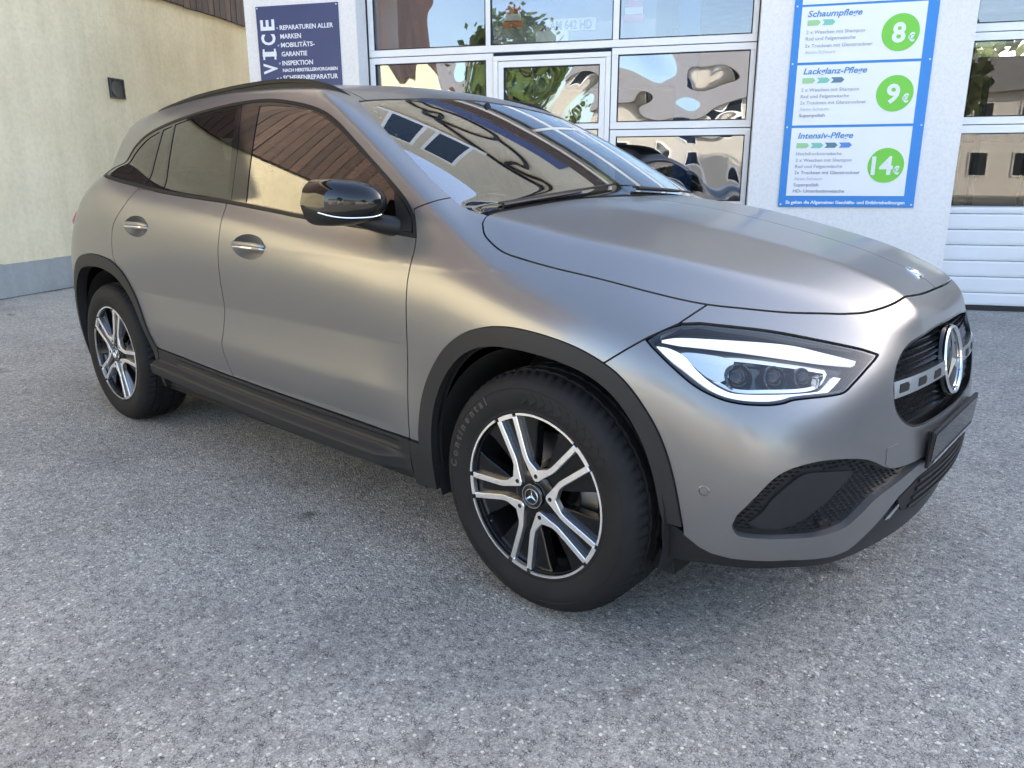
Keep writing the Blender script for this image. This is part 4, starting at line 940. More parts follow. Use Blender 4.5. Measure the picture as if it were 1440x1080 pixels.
for nm, poly in (('window_trim', BL+[(0, 1.0), (0, 1.6)]), ('window_trim', BL+[(-3.2, 1.0), (-3.2, 1.6)])):
    c = [('S', DLO, IN, .001), ('S', poly, IN, .0016)]+[('S', g, OUT, 0.0) for g in ((FGL,) if poly[-1][0] == 0 else (RGL, FIX, QGL))]
    v = cut(c, ((-3.0, -1, .95), (-.4, -.4, 1.55)), 2); pair(nm, *v, M_GLOSS, off=.0005, lip=.005, parent=fd_r if poly[-1][0] == 0 else rd_r, parent2=fd_l if poly[-1][0] == 0 else rd_l)
# slim raised bead round the whole side glazing
beV = cut([('S', DLO, IN, -.001), lambda V: -(sdf(prj(V, 'S'), DLO)+.011)], ((-3.0, -1, .95), (-.4, -.4, 1.55)), 2)
pair('trim_bead', *beV, M_RAIL, off=.0022, lip=.004)
for nm, poly, m, pr_ in (('front_window', FGL, M_GLASS, (fd_r, fd_l)), ('rear_window', RGL, M_PRIV, (rd_r, rd_l)), ('fixed_window', FIX, M_PRIV, (rd_r, rd_l)), ('quarter_window', QGL, M_PRIV, (car, car))):
    v = cut([('S', poly, IN, -.002)], ((-3.0, -1, .95), (-.4, -.4, 1.55)), 2); pair(nm, *v, m, off=-.0022, lip=0, parent=pr_[0], parent2=pr_[1])
# satin corner piece that carries the mirror
SAIL = [(-.640, 1.158), (-.612, 1.100), (-.594, 1.050), (-.565, 1.045), (-.525, 1.046), (-.535, 1.080), (-.585, 1.125)]
v = cut([('S', SAIL, IN, 0)], ((-.8, -1, .95), (-.4, -.4, 1.3)), 2); pair('mirror_corner', *v, M_SATIN, off=.005, lip=.006, parent=fd_r, parent2=fd_l)
# ---- cladding
afV = cut([('S', ARF, IN, 0), ('S', ARFI, OUT, 0), lambda V: np.where(V[:, 0] > 0, .384-V[:, 2], .252-V[:, 2]), lambda V: .5-np.abs(V[:, 1])], ((-.6, -1, .2), (.6, -.3, .95)), 2)
pair('wheel_arch_trim', *afV, M_CLAD, off=.007, lip=.026)
arV = cut([('S', ARR, IN, 0), ('S', ARRI, OUT, 0), lambda V: .262-V[:, 2], lambda V: .5-np.abs(V[:, 1])], ((-3.4, -1, .2), (-2.1, -.3, .95)), 2)
pair('wheel_arch_trim', *arV, M_CLAD, off=.007, lip=.05)
lgV = cut([('S', [(-.5085, .243), (-.5085, .3985), (-.4605, .3975), (-.4575, .243)], IN, 0)], ((-.7, -1, .2), (-.3, -.3, .5)), 2)
pair('arch_foot', *lgV, M_CLAD, off=.006, lip=.05)
SKIRT = [(-.512, .3985)]+[(x, z-.0025) for x, z in SILL[1:]]+[(-2.272, .255), (-1.9, .262), (-.907, .272), (-.512, .245)]
skV = cut([('S', SKIRT, IN, .0005)], ((-2.4, -1, .18), (-.4, -.3, .5)), 0, dense=3)
def skirt_disp(V):
    x, z = V[:, 0], V[:, 2]; k = (x+.5)/-1.77; zt = .398+.05*np.clip(k, 0, 1)**2.2    # top edge
    d = zt-z
    ledge = sstep(d, .050, .074); ledge = ledge*(1-sstep(x, -.68, -.53)*.92); r = .004+ledge*.036-.060*sstep(d, .105, .16)*(1-.7*sstep(x, -.68, -.53))
    ins = sstep(d, .010, .021)*(1-sstep(d, .036, .047))*sstep(x, -2.09, -2.06)*(1-sstep(x, -.58, -.55))
    return r-.006*ins
pair('side_skirt', *skV, M_CLAD, off=0, lip=.05, disp=skirt_disp)
# ---- rear end
tgV = cut([('S', [(-3.302, .70), (-3.302, 1.8), (-3.8, 1.8), (-3.8, .70)], IN, 0)], ((-3.8, -1, .5), (-3.2, .1, 1.8)), 1)
tail = skin('tailgate', *both(*tgV), M_PAINT, car)
rbV = cut([('S', [(-3.302, .696), (-3.302, .80), (-3.19, .458), (-3.10, .458), (-3.10, .24), (-3.8, .24), (-3.8, .696)], IN, 0), ('S', ARR, OUT, GAP)], ((-3.8, -1, .2), (-3.0, .1, .8)), 1)
skin('rear_bumper', *both(*rbV), M_CLAD, car)
tlV = cut([('S', crv((-3.13, .985), (-3.17, 1.045), (-3.30, 1.085), (-3.60, 1.085)) + [(-3.60, .975)] + crv((-3.45, .962), (-3.25, .965), (-3.13, .985)), IN, 0), lambda V: .35-np.abs(V[:, 1])], ((-3.8, -1, .8), (-3.0, 0, 1.2)), 2)
M_TAIL = mat('red tail lamp lens', (.42, .02, .045), .12, coat=.8)
pair('tail_light', *tlV, M_TAIL, off=.014, lip=.02)
# ---- wheel housings
for x in (0, -2.729):
    for sg in (-1, 1):
        b = MB(); n = 40; vs = []; R = .405
        for k in range(n+1):
            a = math.radians(-18+216*k/n); vs += [Vector((x+R*math.cos(a), sg*.868, .362+R*math.sin(a))), Vector((x+R*math.cos(a), sg*.52, .362+R*math.sin(a)))]
        fs = [(2*k, 2*k+1, 2*k+3, 2*k+2) for k in range(n)]; c = len(vs); vs.append(Vector((x, sg*.52, .362))); fs += [(2*k+1, c, 2*k+3) for k in range(n)]
        cpart(b.add(vs, fs, True), 'wheel_housing', M_VOID)
# ================================================================== wheels
def pol(r, deg, h): a = math.radians(deg); return Vector((r*math.cos(a), -h, r*math.sin(a)))   # local: outward is -y
def tyre_mesh():
    prof = [(.226, -.010), (.236, .004), (.241, .007), (.247, .006), (.262, .0125), (.285, .016), (.3035, .0150), (.3060, .0135), (.3075, .0148), (.322, .0085), (.3345, -.002), (.3440, -.0165), (.3475, -.026), (.3498, -.036), (.3430, -.0375), (.3430, -.0450), (.3512, -.0465), (.3516, -.070), (.3430, -.0720), (.3430, -.0830), (.3518, -.085), (.3520, -.107)]
    mir = [(r, -.214-h) for r, h in prof[::-1]]; P = prof+mir; n = 216; vs = []; fs = []
    for i, (r, h) in enumerate(P):
        for k in range(n):
            q = r
            if i in (11, 12, 13) or i in (len(P)-14, len(P)-13, len(P)-12):
                if k % 3 == 0: q -= .0062
            if i in (16, 17, 20, 21, 22, 23, 26, 27) and (k+i) % 6 == 0: q -= .004
            vs.append(pol(q, 360*(k+(.35*(i-11) if 11 <= i <= 24 else 0))/n, h))
    for i in range(len(P)-1):
        for k in range(n): k2 = (k+1) % n; fs.append((i*n+k, i*n+k2, (i+1)*n+k2, (i+1)*n+k))
    m = MB().add(vs, fs, True).mesh('tyre'); m.set_sharp_from_angle(angle=math.radians(32)); m.materials.append(M_TYRE); return m
def slab(b, poly, h0, h1, bev=0):
    """flat polygon of (r,deg) or (x,z) points, thickness h0..h1 outwards"""
    n = len(poly)
    if bev:
        P = [Vector((x, z)) for x, z in poly]; Q = []
        for i in range(n):
            e1 = (P[i]-P[i-1]).normalized(); e2 = (P[(i+1) % n]-P[i]).normalized(); nn = Vector((-e1.y-e2.y, e1.x+e2.x)); nn.normalize(); Q.append(P[i]+nn*bev/max(.4, nn.dot(Vector((-e1.y, e1.x)))))
        vs = [Vector((x, -h0, z)) for x, z in poly]+[Vector((x, -(h1-bev), z)) for x, z in poly]+[Vector((q.x, -h1, q.y)) for q in Q]
        fs = [tuple(range(n))]+[(i, (i+1) % n, n+(i+1) % n, n+i) for i in range(n)]+[(n+i, n+(i+1) % n, 2*n+(i+1) % n, 2*n+i) for i in range(n)]+[tuple(range(2*n, 3*n))[::-1]]
    else:
        vs = [Vector((x, -h0, z)) for x, z in poly]+[Vector((x, -h1, z)) for x, z in poly]
        fs = [tuple(range(n))]+[(i, (i+1) % n, n+(i+1) % n, n+i) for i in range(n)]+[tuple(range(n, 2*n))[::-1]]
    return b.add(vs, fs)
P2 = lambda r, d: (r*math.cos(math.radians(d)), r*math.sin(math.radians(d)))
def arc(r, d0, d1, n=10): return [P2(r, d0+(d1-d0)*k/n) for k in range(n+1)]
def vspoke_poly(f):
    """V shaped spoke round bolt angle f: outer boundary, counter-clockwise"""
    def arm(s):   # centre line of one arm
        return [P2(.062, f), P2(.1085, f+s*25.0), P2(.2275, f+s*28.0)]
    def off(pl, d):
        P = [Vector(q) for q in pl]; out = []
        for i in range(len(P)):
            e = [(P[i]-P[i-1]).normalized()] if i else []
            if i < len(P)-1: e.append((P[i+1]-P[i]).normalized())
            nn = sum((Vector((-q.y, q.x)) for q in e), Vector((0, 0))).normalized(); out.append(P[i]+nn*d/nn.dot(Vector((-e[0].y, e[0].x))))
        return out
    L_ = arm(1); R_ = arm(-1); w = .0082
    Lo, Li = off(L_, w), off(L_, -w); Ro, Ri = off(R_, -w), off(R_, w)
    def rnd(a, b, c, n=4):
        return [a*(1-t)**2+b*2*t*(1-t)+c*t*t for t in [k/n for k in range(n+1)]]
    def kink(o): return [o[0]*.0+rnd(o[1]+(o[0]-o[1]).normalized()*.012, o[1], o[1]+(o[2]-o[1]).normalized()*.02)[k] for k in range(5)]
    tip = [Vector(P2(.050, f-9)), Vector(P2(.0465, f)), Vector(P2(.050, f+9))]
    crotch = Vector(P2(.0815, f))
    pts = tip + kink(Lo)+[Lo[2]] + [Li[2]]+kink(Li)[::-1]+[crotch]+kink(Ri)+[Ri[2], Ro[2]]+kink(Ro)[::-1]
    # ensure counter-clockwise
    A = sum(pts[i].x*pts[(i+1) % len(pts)].y-pts[(i+1) % len(pts)].x*pts[i].y for i in range(len(pts)))
    if A < 0: pts = pts[::-1]
    return [(p.x, p.y) for p in pts]
FB = [78.9+72*k for k in range(5)]
def make_wheel(loc, spin, sg, text=False, proto=[None]):
    if proto[0] is None:
        d = {}
        b = MB(); b.lathe([(.2400, .002), (.2375, .004), (.231, .002), (.2285, -.006), (.222, -.025), (.205, -.055), (.198, -.20), (.236, -.215)], (0, 0, 0), (0, -1, 0), 96)
        d['wheel'] = (b.mesh('wheel'), M_RIMBLACK)
        b = MB()
        for f in FB:
            c = f+36; poly = [P2(.060, c-14), P2(.085, c-21), P2(.13, c-24.5), P2(.20, c-25.5), P2(.2285, c-27)]+arc(.2295, c-26, c+26, 12)+[P2(.2285, c+27), P2(.20, c+25.5), P2(.13, c+24.5), P2(.085, c+21), P2(.060, c+14)]
            slab(b, poly, -.045, -.0125, .003)
        b.lathe([(.0, -.03), (.066, -.03), (.070, -.010), (.060, -.004), (.036, -.004), (.034, -.02)], (0, 0, 0), (0, -1, 0), 48)
        d['spoke_web'] = (b.mesh('spoke_web'), M_RIMBLACK)
        for k, f in enumerate(FB): d['spoke%d' % k] = (slab(MB(), vspoke_poly(f), -.016, .0035, .0016).mesh('spoke'), M_ALU)
        b = MB()
        for f in FB:
            slab(b, arc(.2370, f-25.5, f+25.5, 16)+arc(.2308, f+25.5, f-25.5, 16), -.008, .0072)
            slab(b, arc(.2362, f+29, f+43, 6)+arc(.2240, f+43, f+29, 6), -.008, .0060)
        d['rim_ring'] = (b.mesh('rim_ring'), M_ALU)
        b = MB()
        for f in FB: c = pol(.0625, f, .0); b.lathe([(.0, .0039), (.0058, .0039), (.0062, .0042), (.0066, .0036)], c, (0, -1, 0), 16)
        d['wheel_bolt'] = (b.mesh('wheel_bolt'), M_GLOSS)
        b = MB(); b.lathe([(.0, .0055), (.0285, .0045), (.0335, .003), (.0345, -.012)], (0, 0, 0), (0, -1, 0), 40); d['hub_cap'] = (b.mesh('hub_cap'), M_SATIN)
        b = MB(); b.lathe([(.0200, .0060), (.0208, .0085), (.0226, .0085), (.0234, .0058)], (0, 0, 0), (0, -1, 0), 40)
        b.lathe([(.0325, .0035), (.0330, .006), (.0345, .006), (.0352, .000)], (0, 0, 0), (0, -1, 0), 40)
        for a in (90, 210, 330):
            t = pol(.0212, a, .0075); l = pol(.0042, a+60, .0062); r = pol(.0042, a-60, .0062); c = pol(0, 0, .0098); b.add([t, l, c, r], [(0, 1, 2), (0, 2, 3)])
        d['hub_emblem'] = (b.mesh('hub_emblem'), M_CHROME)
        b = MB(); b.lathe([(.06, -.085), (.075, -.085), (.08, -.105), (.155, -.105), (.157, -.112), (.157, -.125), (.09, -.128)], (0, 0, 0), (0, -1, 0), 72); d['brake_disc'] = (b.mesh('brake_disc'), M_DISC)
        b = MB(); slab(b, arc(.178, -28, 22, 8)+arc(.105, 22, -28, 8), -.150, -.070, .008); d['brake_caliper'] = (b.mesh('brake_caliper'), M_DISC)
        b = MB(); b.tube([pol(.215, -142, -.012), pol(.198, -142, .004)], [.0042, .0036], 8); d['valve_stem'] = (b.mesh('valve_stem'), M_RUBBER)
        d['tyre'] = (tyre_mesh(), M_TYRE)
        for k, (me, m) in d.items():
            if k not in ('tyre',):
                if not me.materials: me.materials.append(m)
                if k in ('wheel', 'hub_cap', 'hub_emblem', 'brake_disc', 'spoke_web', 'valve_stem'): me.set_sharp_from_angle(angle=math.radians(40))
        proto[0] = d
    d = proto[0]; w = link('wheel', d['wheel'][0], None, car); w.location = loc
    w.rotation_euler = (0, -math.radians(spin), math.pi if sg > 0 else 0)
    for k, (me, m) in d.items():
        if k != 'wheel': link('spoke' if k.startswith('spoke') and k != 'spoke_web' else k, me, None, w)
    return w
YW = -.888
wf = make_wheel((0.003, YW, .352), 0, -1); wr = make_wheel((-2.729, YW, .352), -43, -1)
make_wheel((0.003, -YW, .352), 20, 1); make_wheel((-2.729, -YW, .352), 50, 1)
# raised lettering on the front tyre side wall
def tyre_text(txt, a0, a1, r, cap, par, h=.0135):
    wd = {'C': .9, 'o': .72, 'n': .72, 't': .5, 'i': .36, 'e': .72, 'a': .70, 'l': .36}; ws_ = [wd.get(c, .7) for c in txt]; tot = sum(ws_); acc = 0
    for c, w in zip(txt, ws_):
        a = a0+(a1-a0)*(acc+w/2)/tot; acc += w
        if c == ' ': continue
        me = text_mesh(c, cap/.70, .0011, 0, .0012, 'CENTER'); up = pol(1, a, 0); rt = pol(1, a-90, 0); M = Matrix((rt, up, rt.cross(up))).transposed().to_4x4(); M.translation = pol(r-cap*.4, a, h)
        me.transform(M); link('tyre_letter', me, M_TYRELET, par)
M_TYRELET = mat('raised tyre lettering', (.036, .036, .037), .5)
tyre_text('Continental', 178, 122, .293, .022, wf, .0163)
_b = MB()
for a in range(96, 30, -6):      # saw-tooth relief after the lettering
    slab(_b, [P2(.262, a), P2(.282, a-5), P2(.3, a-1), P2(.285, a+1)], .012, .0168, .0006)
_b.obj('tyre_relief', M_TYRE, wf)
# ================================================================== lamps, emblem, grille bar, small front parts
def lamp_parts():
    hsV = cut([('O', LAMP, IN, .0)], ((.1, -1, .6), (1, 0, .95)), 2); hr, hl = pair('headlight', *hsV, M_LAMPIN, off=-.060, lip=0)
    bzV = cut([('O', LAMP, IN, .0015), lambda V: -(sdf(prj(V, 'O'), LAMP)+.0075)], ((.1, -1, .6), (1, 0, .95)), 2); pair('lamp_bezel', *bzV, M_GLOSS, off=-.004, lip=.06, parent=hr, parent2=hl)
    lnV = cut([('O', LAMP, IN, .003)], ((.1, -1, .6), (1, 0, .95)), 2); pair('lens', *lnV, M_LENS, off=-.001, lip=0, parent=hr, parent2=hl)
    TOP = crv((-.335, .836), (-.286, .8425), (-.174, .8385), (-.031, .826), (.064, .804), (.150, .780))+crv((.143, .771), (.057, .785), (-.042, .802), (-.135, .816), (-.226, .826), (-.290, .830))
    LOW = crv((-.350, .822), (-.318, .818), (-.288, .803), (-.268, .778), (-.243, .754), (-.213, .736), (-.181, .7275), (-.108, .7255), (.010, .7245), (.040, .730), (.075, .752))+crv((.097, .748), (.068, .729), (.034, .716), (-.05, .7165), (-.075, .7145), (-.121, .710), (-.174, .712), (-.214, .720), (-.252, .740), (-.297, .774), (-.333, .802))
    for P in (TOP, LOW):
        v = cut([('O', P, IN, 0)], ((.1, -1, .6), (1, 0, .95)), 3); pair('daytime_strip', *v, M_DRL, off=-.020, lip=.012, parent=hr, parent2=hl)
    RP = crv((-.318, .806), (-.275, .818), (-.20, .812), (-.165, .802))+crv((-.175, .775), (-.21, .757), (-.240, .765), (-.27, .79))
    v = cut([('O', RP, IN, 0)], ((.1, -1, .6), (1, 0, .95)), 2); pair('sky_sheen_plate', *v, M_SILVER, off=-.034, lip=.01, parent=hr, parent2=hl)  # silver panel added to give the bluish sky reflection in the lens
    # inner tray under the lens and silver steps
    TRAY = crv((-.255, .80), (-.17, .812), (-.03, .795), (.07, .775))+crv((.075, .765), (.03, .735), (-.1, .735), (-.18, .738), (-.23, .76))
    v = cut([('O', TRAY, IN, 0), lambda V: -(sdf(prj(V, 'O'), TRAY)+.008)], ((.1, -1, .6), (1, 0, .95)), 2); pair('reflector_rim', *v, M_SILVER, off=-.040, lip=.015, parent=hr, parent2=hl)
    for sg, par in ((-1, hr), (1, hl)):
        for u, z, r in ((-.165, .772, .030), (-.075, .770, .026), (.000, .766, .022)):
            P, N = at_oz([u], [z], -.060, sg); ax = (Vector(N[0])+Vector((.9, sg*.25, 0))).normalized(); b = MB()
            b.lathe([(r*1.25, .004), (r*1.22, .022), (r*1.08, .024), (r, .016)], P[0], ax, 32); b.obj('projector_ring', M_LAMPIN, par)
            b = MB(); b.lathe([(r, .012), (r*.85, .024), (r*.55, .031), (.0, .034)], P[0], ax, 32); b.obj('projector_lens', M_GLOSS, par)
        P, N = at_oz([.045, .06], [.752, .772], -.045, sg); b = MB(); n = Vector(N[0])
        b.box(Vector(P[0]), (.02, .035, .03), bev=.004); b.obj('reflector_step', M_SILVER, par)
    return hr, hl
hl_r, hl_l = lamp_parts()
# centre emblem: dished disc, ring and three-pointed star
SC0 = Vector((.806, 0, .705)); SAX = Vector((.985, 0, .17)).normalized()
def sp(r, deg, h):
    u = Vector((0, 1, 0)); w = SAX.cross(u).normalized()*-1; w = u.cross(SAX) if u.cross(SAX).z > 0 else SAX.cross(u); a = math.radians(deg)
    return SC0+SAX*h+(u*math.cos(a)+w*math.sin(a))*r
b = MB(); b.lathe([(.0, .000), (.05, -.001), (.084, -.003), (.100, -.007), (.104, -.014)], SC0, SAX, 56); emb = cpart(b, 'emblem_disc', M_GLOSS, grille)
b = MB(); prof = [(.086, -.002), (.088, .003), (.091, .0045), (.095, .004), (.098, .000), (.098, -.006)]; b.lathe(prof, SC0, SAX, 64)
for a in (90, 210, 330):
    b.add([sp(.089, a, .001), sp(.0165, a+60, .000), sp(0, 0, .008), sp(.0165, a-60, .000), sp(.0, 0, -.003)], [(0, 1, 2), (0, 2, 3), (0, 4, 1), (0, 3, 4)])
cpart(b, 'emblem', M_CHROME, grille)
BAR = [(.243, .676), (.243, .716), (.53, .722), (.53, .682)]
v = cut([('O', BAR, IN, 0), lambda V: .105-np.abs(V[:, 1])], ((.5, -1, .6), (1, .1, .8)), 2); br, bl = pair('grille_bar', *v, M_SILVER, off=.002, lip=.03, parent=grille, parent2=grille)
for u0 in (.262, .345, .428):
    w = .042; v = cut([('O', [(u0, .686), (u0+.004, .707), (u0+w-.006, .708), (u0+w, .700), (u0+w-.004, .687)], IN, 0)], ((.5, -1, .6), (1, .1, .8)), 3); pair('bar_opening', *v, M_VOID, off=.003, lip=0, parent=grille, parent2=grille)
# bonnet badge
P, n = on_skin(.672, 0, .931); b = MB(); b.lathe([(.0, .0022), (.018, .0022), (.0205, .0015)], P, n, 32); bd = cpart(b, 'badge', mat('blue badge enamel', (.06, .10, .16), .3), hood)
b = MB(); b.lathe([(.0205, .0010), (.021, .0036), (.0255, .0036), (.028, .0004)], P, n, 40)
u_ = Vector((0, 1, 0)); w_ = n.cross(u_)
for a in (90, 210, 330):
    q = lambda r, d, h: P+n*h+(u_*math.cos(math.radians(d))-w_*math.sin(math.radians(d)))*r
    b.add([q(.0215, a, .003), q(.0046, a+60, .003), q(0, 0, .005), q(.0046, a-60, .003)], [(0, 1, 2), (0, 2, 3)])
b.obj('badge_ring', M_CHROME, hood)
# plate holder
b = MB(); Mx = Matrix.Rotation(math.radians(4), 3, 'Y'); b.box((.8315, 0, .508), (.010, .510, .104), Mx, .004); ph = cpart(b, 'plate_holder', M_SATIN, bumper)
b = MB(); b.box((.8375, 0, .512), (.003, .49, .076), Mx, .001); b.obj('plate_inset', M_GLOSS, bumper)
b = MB(); b.box((.820, 0, .508), (.03, .44, .085), Mx, .004); b.obj('plate_bracket', M_SATIN, bumper)
b = MB()
for k in range(22): b.box((.8372, -.20+k*.019, .4645), (.0012, .009 if k % 3 else .013, .007), Mx)
tag(b.obj('holder_print', M_TXGREY, bumper), kind='stuff')
# honeycomb in the fog recess (staggered ridges) kept clear of the smooth plate
us, zs = [], []
z = .386; r_ = 0
while z < .566:
    u = -.19+.0095*(r_ % 2)
    while u < .42: us.append(u); zs.append(z); u += .019
    z += .0098; r_ += 1
q = np.stack([us, zs], 1); ok = (sdf(q, FOG) < -.007) & (sdf(q, FRING) > .006)
for sg in (-1, 1):
    P, N = at_oz(q[ok][:, 0], q[ok][:, 1], -.020, sg); b = MB()
    for p, n in zip(P, N):
        p, n = Vector(p), Vector(n); u = Vector((0, 0, 1)).cross(n).normalized(); w = n.cross(u)
        b.add([p+u*.0088, p+w*.0036, p-u*.0088, p-w*.0036, p+n*.0075+w*.0022], [(0, 1, 4), (1, 2, 4), (2, 3, 4), (3, 0, 4)])
    tag(b.obj('fog_mesh', M_CLAD, bumper), kind='stuff')
# sensors and tow eye cover
for u, z in ((-.249, .489),):
    for sg in (-1, 1):
        P, N = at_oz([u], [z], 0, sg); b = MB(); b.lathe([(.0, .0015), (.0088, .0012), (.0095, -.001), (.0110, -.001), (.0118, .0016), (.0135, .0004)], P[0], N[0], 24); b.obj('parking_sensor', M_PAINT, bumper)
P, N = at_oz([.038], [.407], -.012, -1); b = MB(); b.lathe([(.0, .012), (.010, .012), (.0115, .009), (.0115, -.01)], P[0], N[0], 20); b.obj('parking_sensor', M_SATIN, bumper)
v = cut([('O', [(.222, .520), (.222, .556), (.226, .560), (.270, .560), (.270, .505), (.240, .507)], IN, 0)], ((.5, -1, .4), (1, 0, .7)), 3); skin('tow_cover', *v, M_PAINT, bumper, off=.0022, lip=.003)
v = cut([('O', [(.30, .398), (.40, .428), (.64, .438), (.64, .345), (.42, .325), (.335, .352)], IN, 0)], ((.5, -1, .2), (1, .1, .6)), 3); lgr = skin('lower_grille', *both(*v), M_VOID, bumper, off=.0015, lip=.006)
for z in (.352, .374, .396, .416):
    v = cut([('O', [(.36+(z-.35)*.5, z), (.64, z), (.64, z+.009), (.36+(z-.35)*.5, z+.009)], IN, 0)], ((.5, -1, .2), (1, .1, .6)), 3); skin('grille_rib', *both(*v), M_SATIN, bumper, off=.007, lip=.006)
# bright blade on the chin
v = cut([('O', [(.262, .350), (.272, .360), (.330, .392), (.338, .386), (.285, .348)], IN, 0)], ((.5, -1, .2), (1, 0, .5)), 3); pair('chin_blade', *v, M_SILVER, off=.001, lip=.01, parent=bumper, parent2=bumper)
# ================================================================== mirrors, handles, wipers, rails
def mirror(sg, par):
    nu, nv = 16, 22; rows = []
    for i in range(nu+1):
        u = i/nu; y = -.868-.168*u; s = max(1e-3, (1-abs(2*u-1)**3.4 if u > .5 else 1-.32*(1-2*u)**2.0))**.52 if u > .5 else (1-.30*(1-2*u)**2)
        xr = -.752-.045*u; dep = .232*s*(1-.45*u); hh = .074*s; zc = 1.132-.004*u; row = []
        for j in range(nv+1):
            t = math.pi*j/nv; ct, st = math.cos(t), math.sin(t); fx = st**.66
            zz = hh*(abs(ct)**.85)*(1 if ct > 0 else -1); row.append(Vector((xr+dep*fx, y, zc+zz*(1.0 if ct > 0 else .92))))
        rows.append(row)
    vs = [v for r in rows for v in r]; m1 = nv+1; cap, low = [], []
    for i in range(nu):
        for j in range(nv): (cap if j < 15 else low).append((i*m1+j, (i+1)*m1+j, (i+1)*m1+j+1, i*m1+j+1))
    for r0 in (0, nu): cap.append(tuple(r0*m1+j for j in range(m1)))
    if sg > 0: vs = [Vector((v.x, -v.y, v.z)) for v in vs]
    mb = MB().add(vs, cap, True).obj('wing_mirror', M_GLOSS, par, 60)
    bm_ = MB().add([v+Vector((0, 0, -.001)) for v in vs], low, True); bm_.obj('mirror_base', M_SATIN, mb, 60)
    ed = [rows[i][15] for i in range(2, nu)]; MB().tube([(Vector((v.x+.0015, v.y if sg < 0 else -v.y, v.z))) for v in ed], .0022, 6).obj('mirror_glint', M_ALU, mb)  # bright tube modelled in place of a reflected line on the mirror cap
    b = MB().add([rows[i][j] if sg < 0 else Vector((rows[i][j].x, -rows[i][j].y, rows[i][j].z)) for i in range(nu+1) for j in (1, nv-1)], [(2*i, 2*i+1, 2*i+3, 2*i+2) for i in range(nu)]); b.obj('mirror_glass', M_CHROME, mb)
    b = MB(); f = lambda p: Vector((p[0], p[1] if sg < 0 else -p[1], p[2]))
    b.tube([f(p) for p in ((-.690, -.925, 1.088), (-.665, -.895, 1.078), (-.640, -.865, 1.068), (-.618, -.835, 1.060), (-.595, -.800, 1.052))], [.022, .026, .029, .031, .031], 14)
    b.obj('mirror_foot', M_SATIN, mb)
mirror(-1, car); mirror(1, car)
def handle(cx, cz, par, sg):
    poly = [(cx+.110*math.cos(a), cz+.046*math.sin(a)) for a in [2*math.pi*k/40 for k in range(40)]]
    v = cut([('S', poly, IN, 0)], ((cx-.2, -1, cz-.1), (cx+.2, -.5, cz+.1)), 2)
    dsp = lambda V: -.030*np.clip(1-((V[:, 0]-cx)/.112)**2-((V[:, 2]-cz)/.0475)**2, 0, 1)**.75
    if sg > 0: v = flipped(*v)
    skin('handle_cup', *v, M_PAINT, par, off=.0004, lip=0, disp=dsp)
    xs = np.linspace(-.112, .112, 15); pts = newton(shell, np.array([[cx+x, -.89, cz+.002] for x in xs]), 4); N = grad(shell, pts)
    def bar(zo, h, th, o, name, m):
        vs = []; 
        for p, n, x in zip(pts, N, xs):
            e = max(.05, 1-abs(x/.113)**6)**.5; o2 = o*(1-abs(x/.112)**4)+.001; p, n = Vector(p), Vector(n); w = Vector((0, 0, 1))
            for a in range(10):
                t = 2*math.pi*a/10; vs.append(p+n*(o2+th*math.cos(t)*e)+w*(zo+h*math.sin(t)*e))
        fs = [(i*10+a, i*10+(a+1) % 10, (i+1)*10+(a+1) % 10, (i+1)*10+a) for i in range(14) for a in range(10)]+[tuple(range(10)), tuple(140+a for a in range(10))[::-1]]
        if sg > 0: vs = [Vector((q.x, -q.y, q.z)) for q in vs]
        MB().add(vs, fs, True).obj(name, m, par)
    bar(.004, .0125, .008, .012, 'door_handle', M_PAINT); bar(-.0065, .0062, .009, .0125, 'handle_strip', M_CHROME)
def cut_hole(o, cx, cz): pass
handle(-1.379, .957, fd_r, -1); handle(-1.379, .957, fd_l, 1); handle(-2.287, .997, rd_r, -1); handle(-2.287, .997, rd_l, 1)
def ws_pt(x, y, off):
    z = wl(x+.32*y*y); P = newton(green, np.array([[x, y, float(z)]]), 3); n = grad(green, P); return Vector(P[0])+Vector(n[0])*off
for (x0, y0), (x1, y1) in (((-.362, -.62), (-.335, -.04)), ((-.318, .06), (-.372, .60))):
    b = MB(); pts = [ws_pt(x0+(x1-x0)*t+.02*t*(1-t)*4, y0+(y1-y0)*t, .009) for t in [k/8 for k in range(9)]]; b.tube(pts, [.0045]*8+[.003], 6)
    pts2 = [ws_pt(x0+.016+(x1-x0)*t+.02*t*(1-t)*4, y0+(y1-y0)*t, .013) for t in [.0, .2, .45, .6]]; b.tube(pts2, [.008, .007, .006, .004], 8)
    tag(cpart(b, 'wiper', M_SATIN))
for sg in (-1, 1):
    b = MB(); P = crv((-2.66, 1.492), (-2.58, 1.512), (-2.40, 1.535), (-2.17, 1.556), (-1.85, 1.570), (-1.55, 1.570), (-1.34, 1.552), (-1.20, 1.520), (-1.09, 1.478), n=5); pts = []; R = []
    for i, (x, z) in enumerate(P):
        k = i/(len(P)-1); y = .592-.010*abs(2*k-1)**2; pts.append((x, sg*y, z-.004)); R.append(.0132*min(1, .45+4*min(k, 1-k)))
    b.tube(pts, R, 10); cpart(b, 'roof_rail', M_RAIL)
    b = MB()
    for i in range(0, len(P)-1):          # closed foot under the rail
        (x0, z0), (x1, z1) = P[i], P[i+1]; k0, k1 = i/(len(P)-1), (i+1)/(len(P)-1)
        for yy in (.580, .602): b.add([(x0, sg*yy, z0-.004), (x1, sg*yy, z1-.004), (x1, sg*yy, z1-.032), (x0, sg*yy, z0-.032)], [(0, 1, 2, 3)])
    cpart(b, 'rail_foot', M_RAIL)
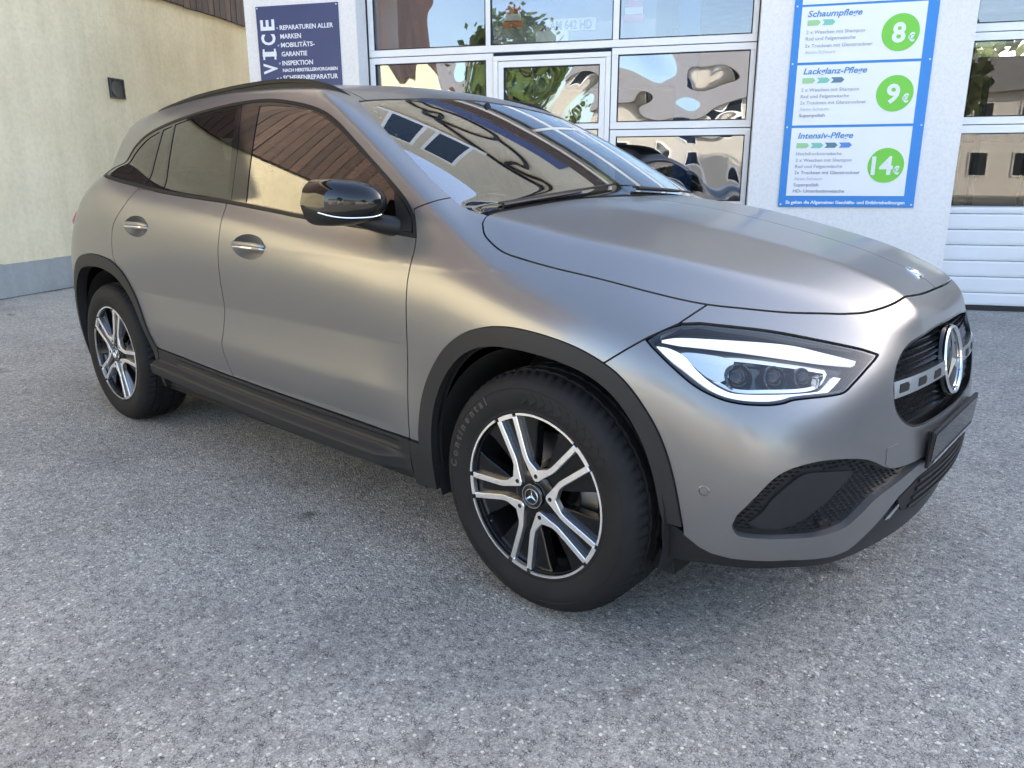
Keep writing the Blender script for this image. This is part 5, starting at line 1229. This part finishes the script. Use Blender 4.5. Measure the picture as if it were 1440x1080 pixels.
# ================================================================== cabin
hlV = both(*cut([('T', ROOF, IN, .01), hi], ((-3.3, -1, 1.25), (-.9, .1, 1.8)), 0)); skin('headliner', *hlV, M_HEADL, car, off=-.035, lip=0)
def seat(x, y, wd=.5):
    b = MB(); b.box((x+.05, y, .62), (.52, wd, .16), Matrix.Rotation(math.radians(-6), 3, 'Y'), .05); o = cpart(b, 'seat', M_SEAT)
    b = MB(); b.box((x-.27, y, .93), (.14, wd-.02, .62), Matrix.Rotation(math.radians(-16), 3, 'Y'), .06); b.obj('backrest', M_SEAT, o)
    b = MB(); b.box((x-.38, y, 1.325), (.09, .27, .17), Matrix.Rotation(math.radians(-10), 3, 'Y'), .04)
    for q in (-.06, .06): b.tube([(x-.35, y+q, 1.18), (x-.375, y+q, 1.27)], .006, 6)
    b.obj('headrest', M_SEAT, o)
for y in (-.37, .37): seat(-1.35, y)
for y in (-.40, .40): seat(-2.25, y, .55)
b = MB(); b.box((-.56, 0, .93), (.46, 1.42, .20), Matrix.Rotation(math.radians(5), 3, 'Y'), .07); b.box((-.72, 0, .80), (.30, 1.40, .25), None, .06); dash = cpart(b, 'dashboard', M_TRIMIN)
b = MB(); b.box((-.70, .25, 1.045), (.02, .62, .10), Matrix.Rotation(math.radians(-14), 3, 'Y'), .006); b.obj('display', M_GLOSS, dash)
b = MB(); ax = Vector((-.90, 0, .42)).normalized(); c = Vector((-.98, .37, .99)); u = Vector((0, 1, 0)); w = ax.cross(u)
b.tube([c+(u*math.cos(t)+w*math.sin(t))*.185 for t in [2*math.pi*k/40 for k in range(41)]], .016, 8); b.box(c, (.05, .13, .11), None, .03)
for t in (0, math.pi, -math.pi/2): b.tube([c, c+(u*math.cos(t)+w*math.sin(t))*.18], .014, 6)
cpart(b, 'steering_wheel', M_TRIMIN)
b = MB(); b.box((-.98, 0, 1.405), (.05, .24, .065), None, .02); b.tube([(-.96, 0, 1.44), (-.985, 0, 1.49)], .012, 6); cpart(b, 'interior_mirror', M_SATIN)
b = MB(); b.box((-1.5, 0, .66), (1.0, .22, .28), None, .04); cpart(b, 'centre_console', M_TRIMIN)
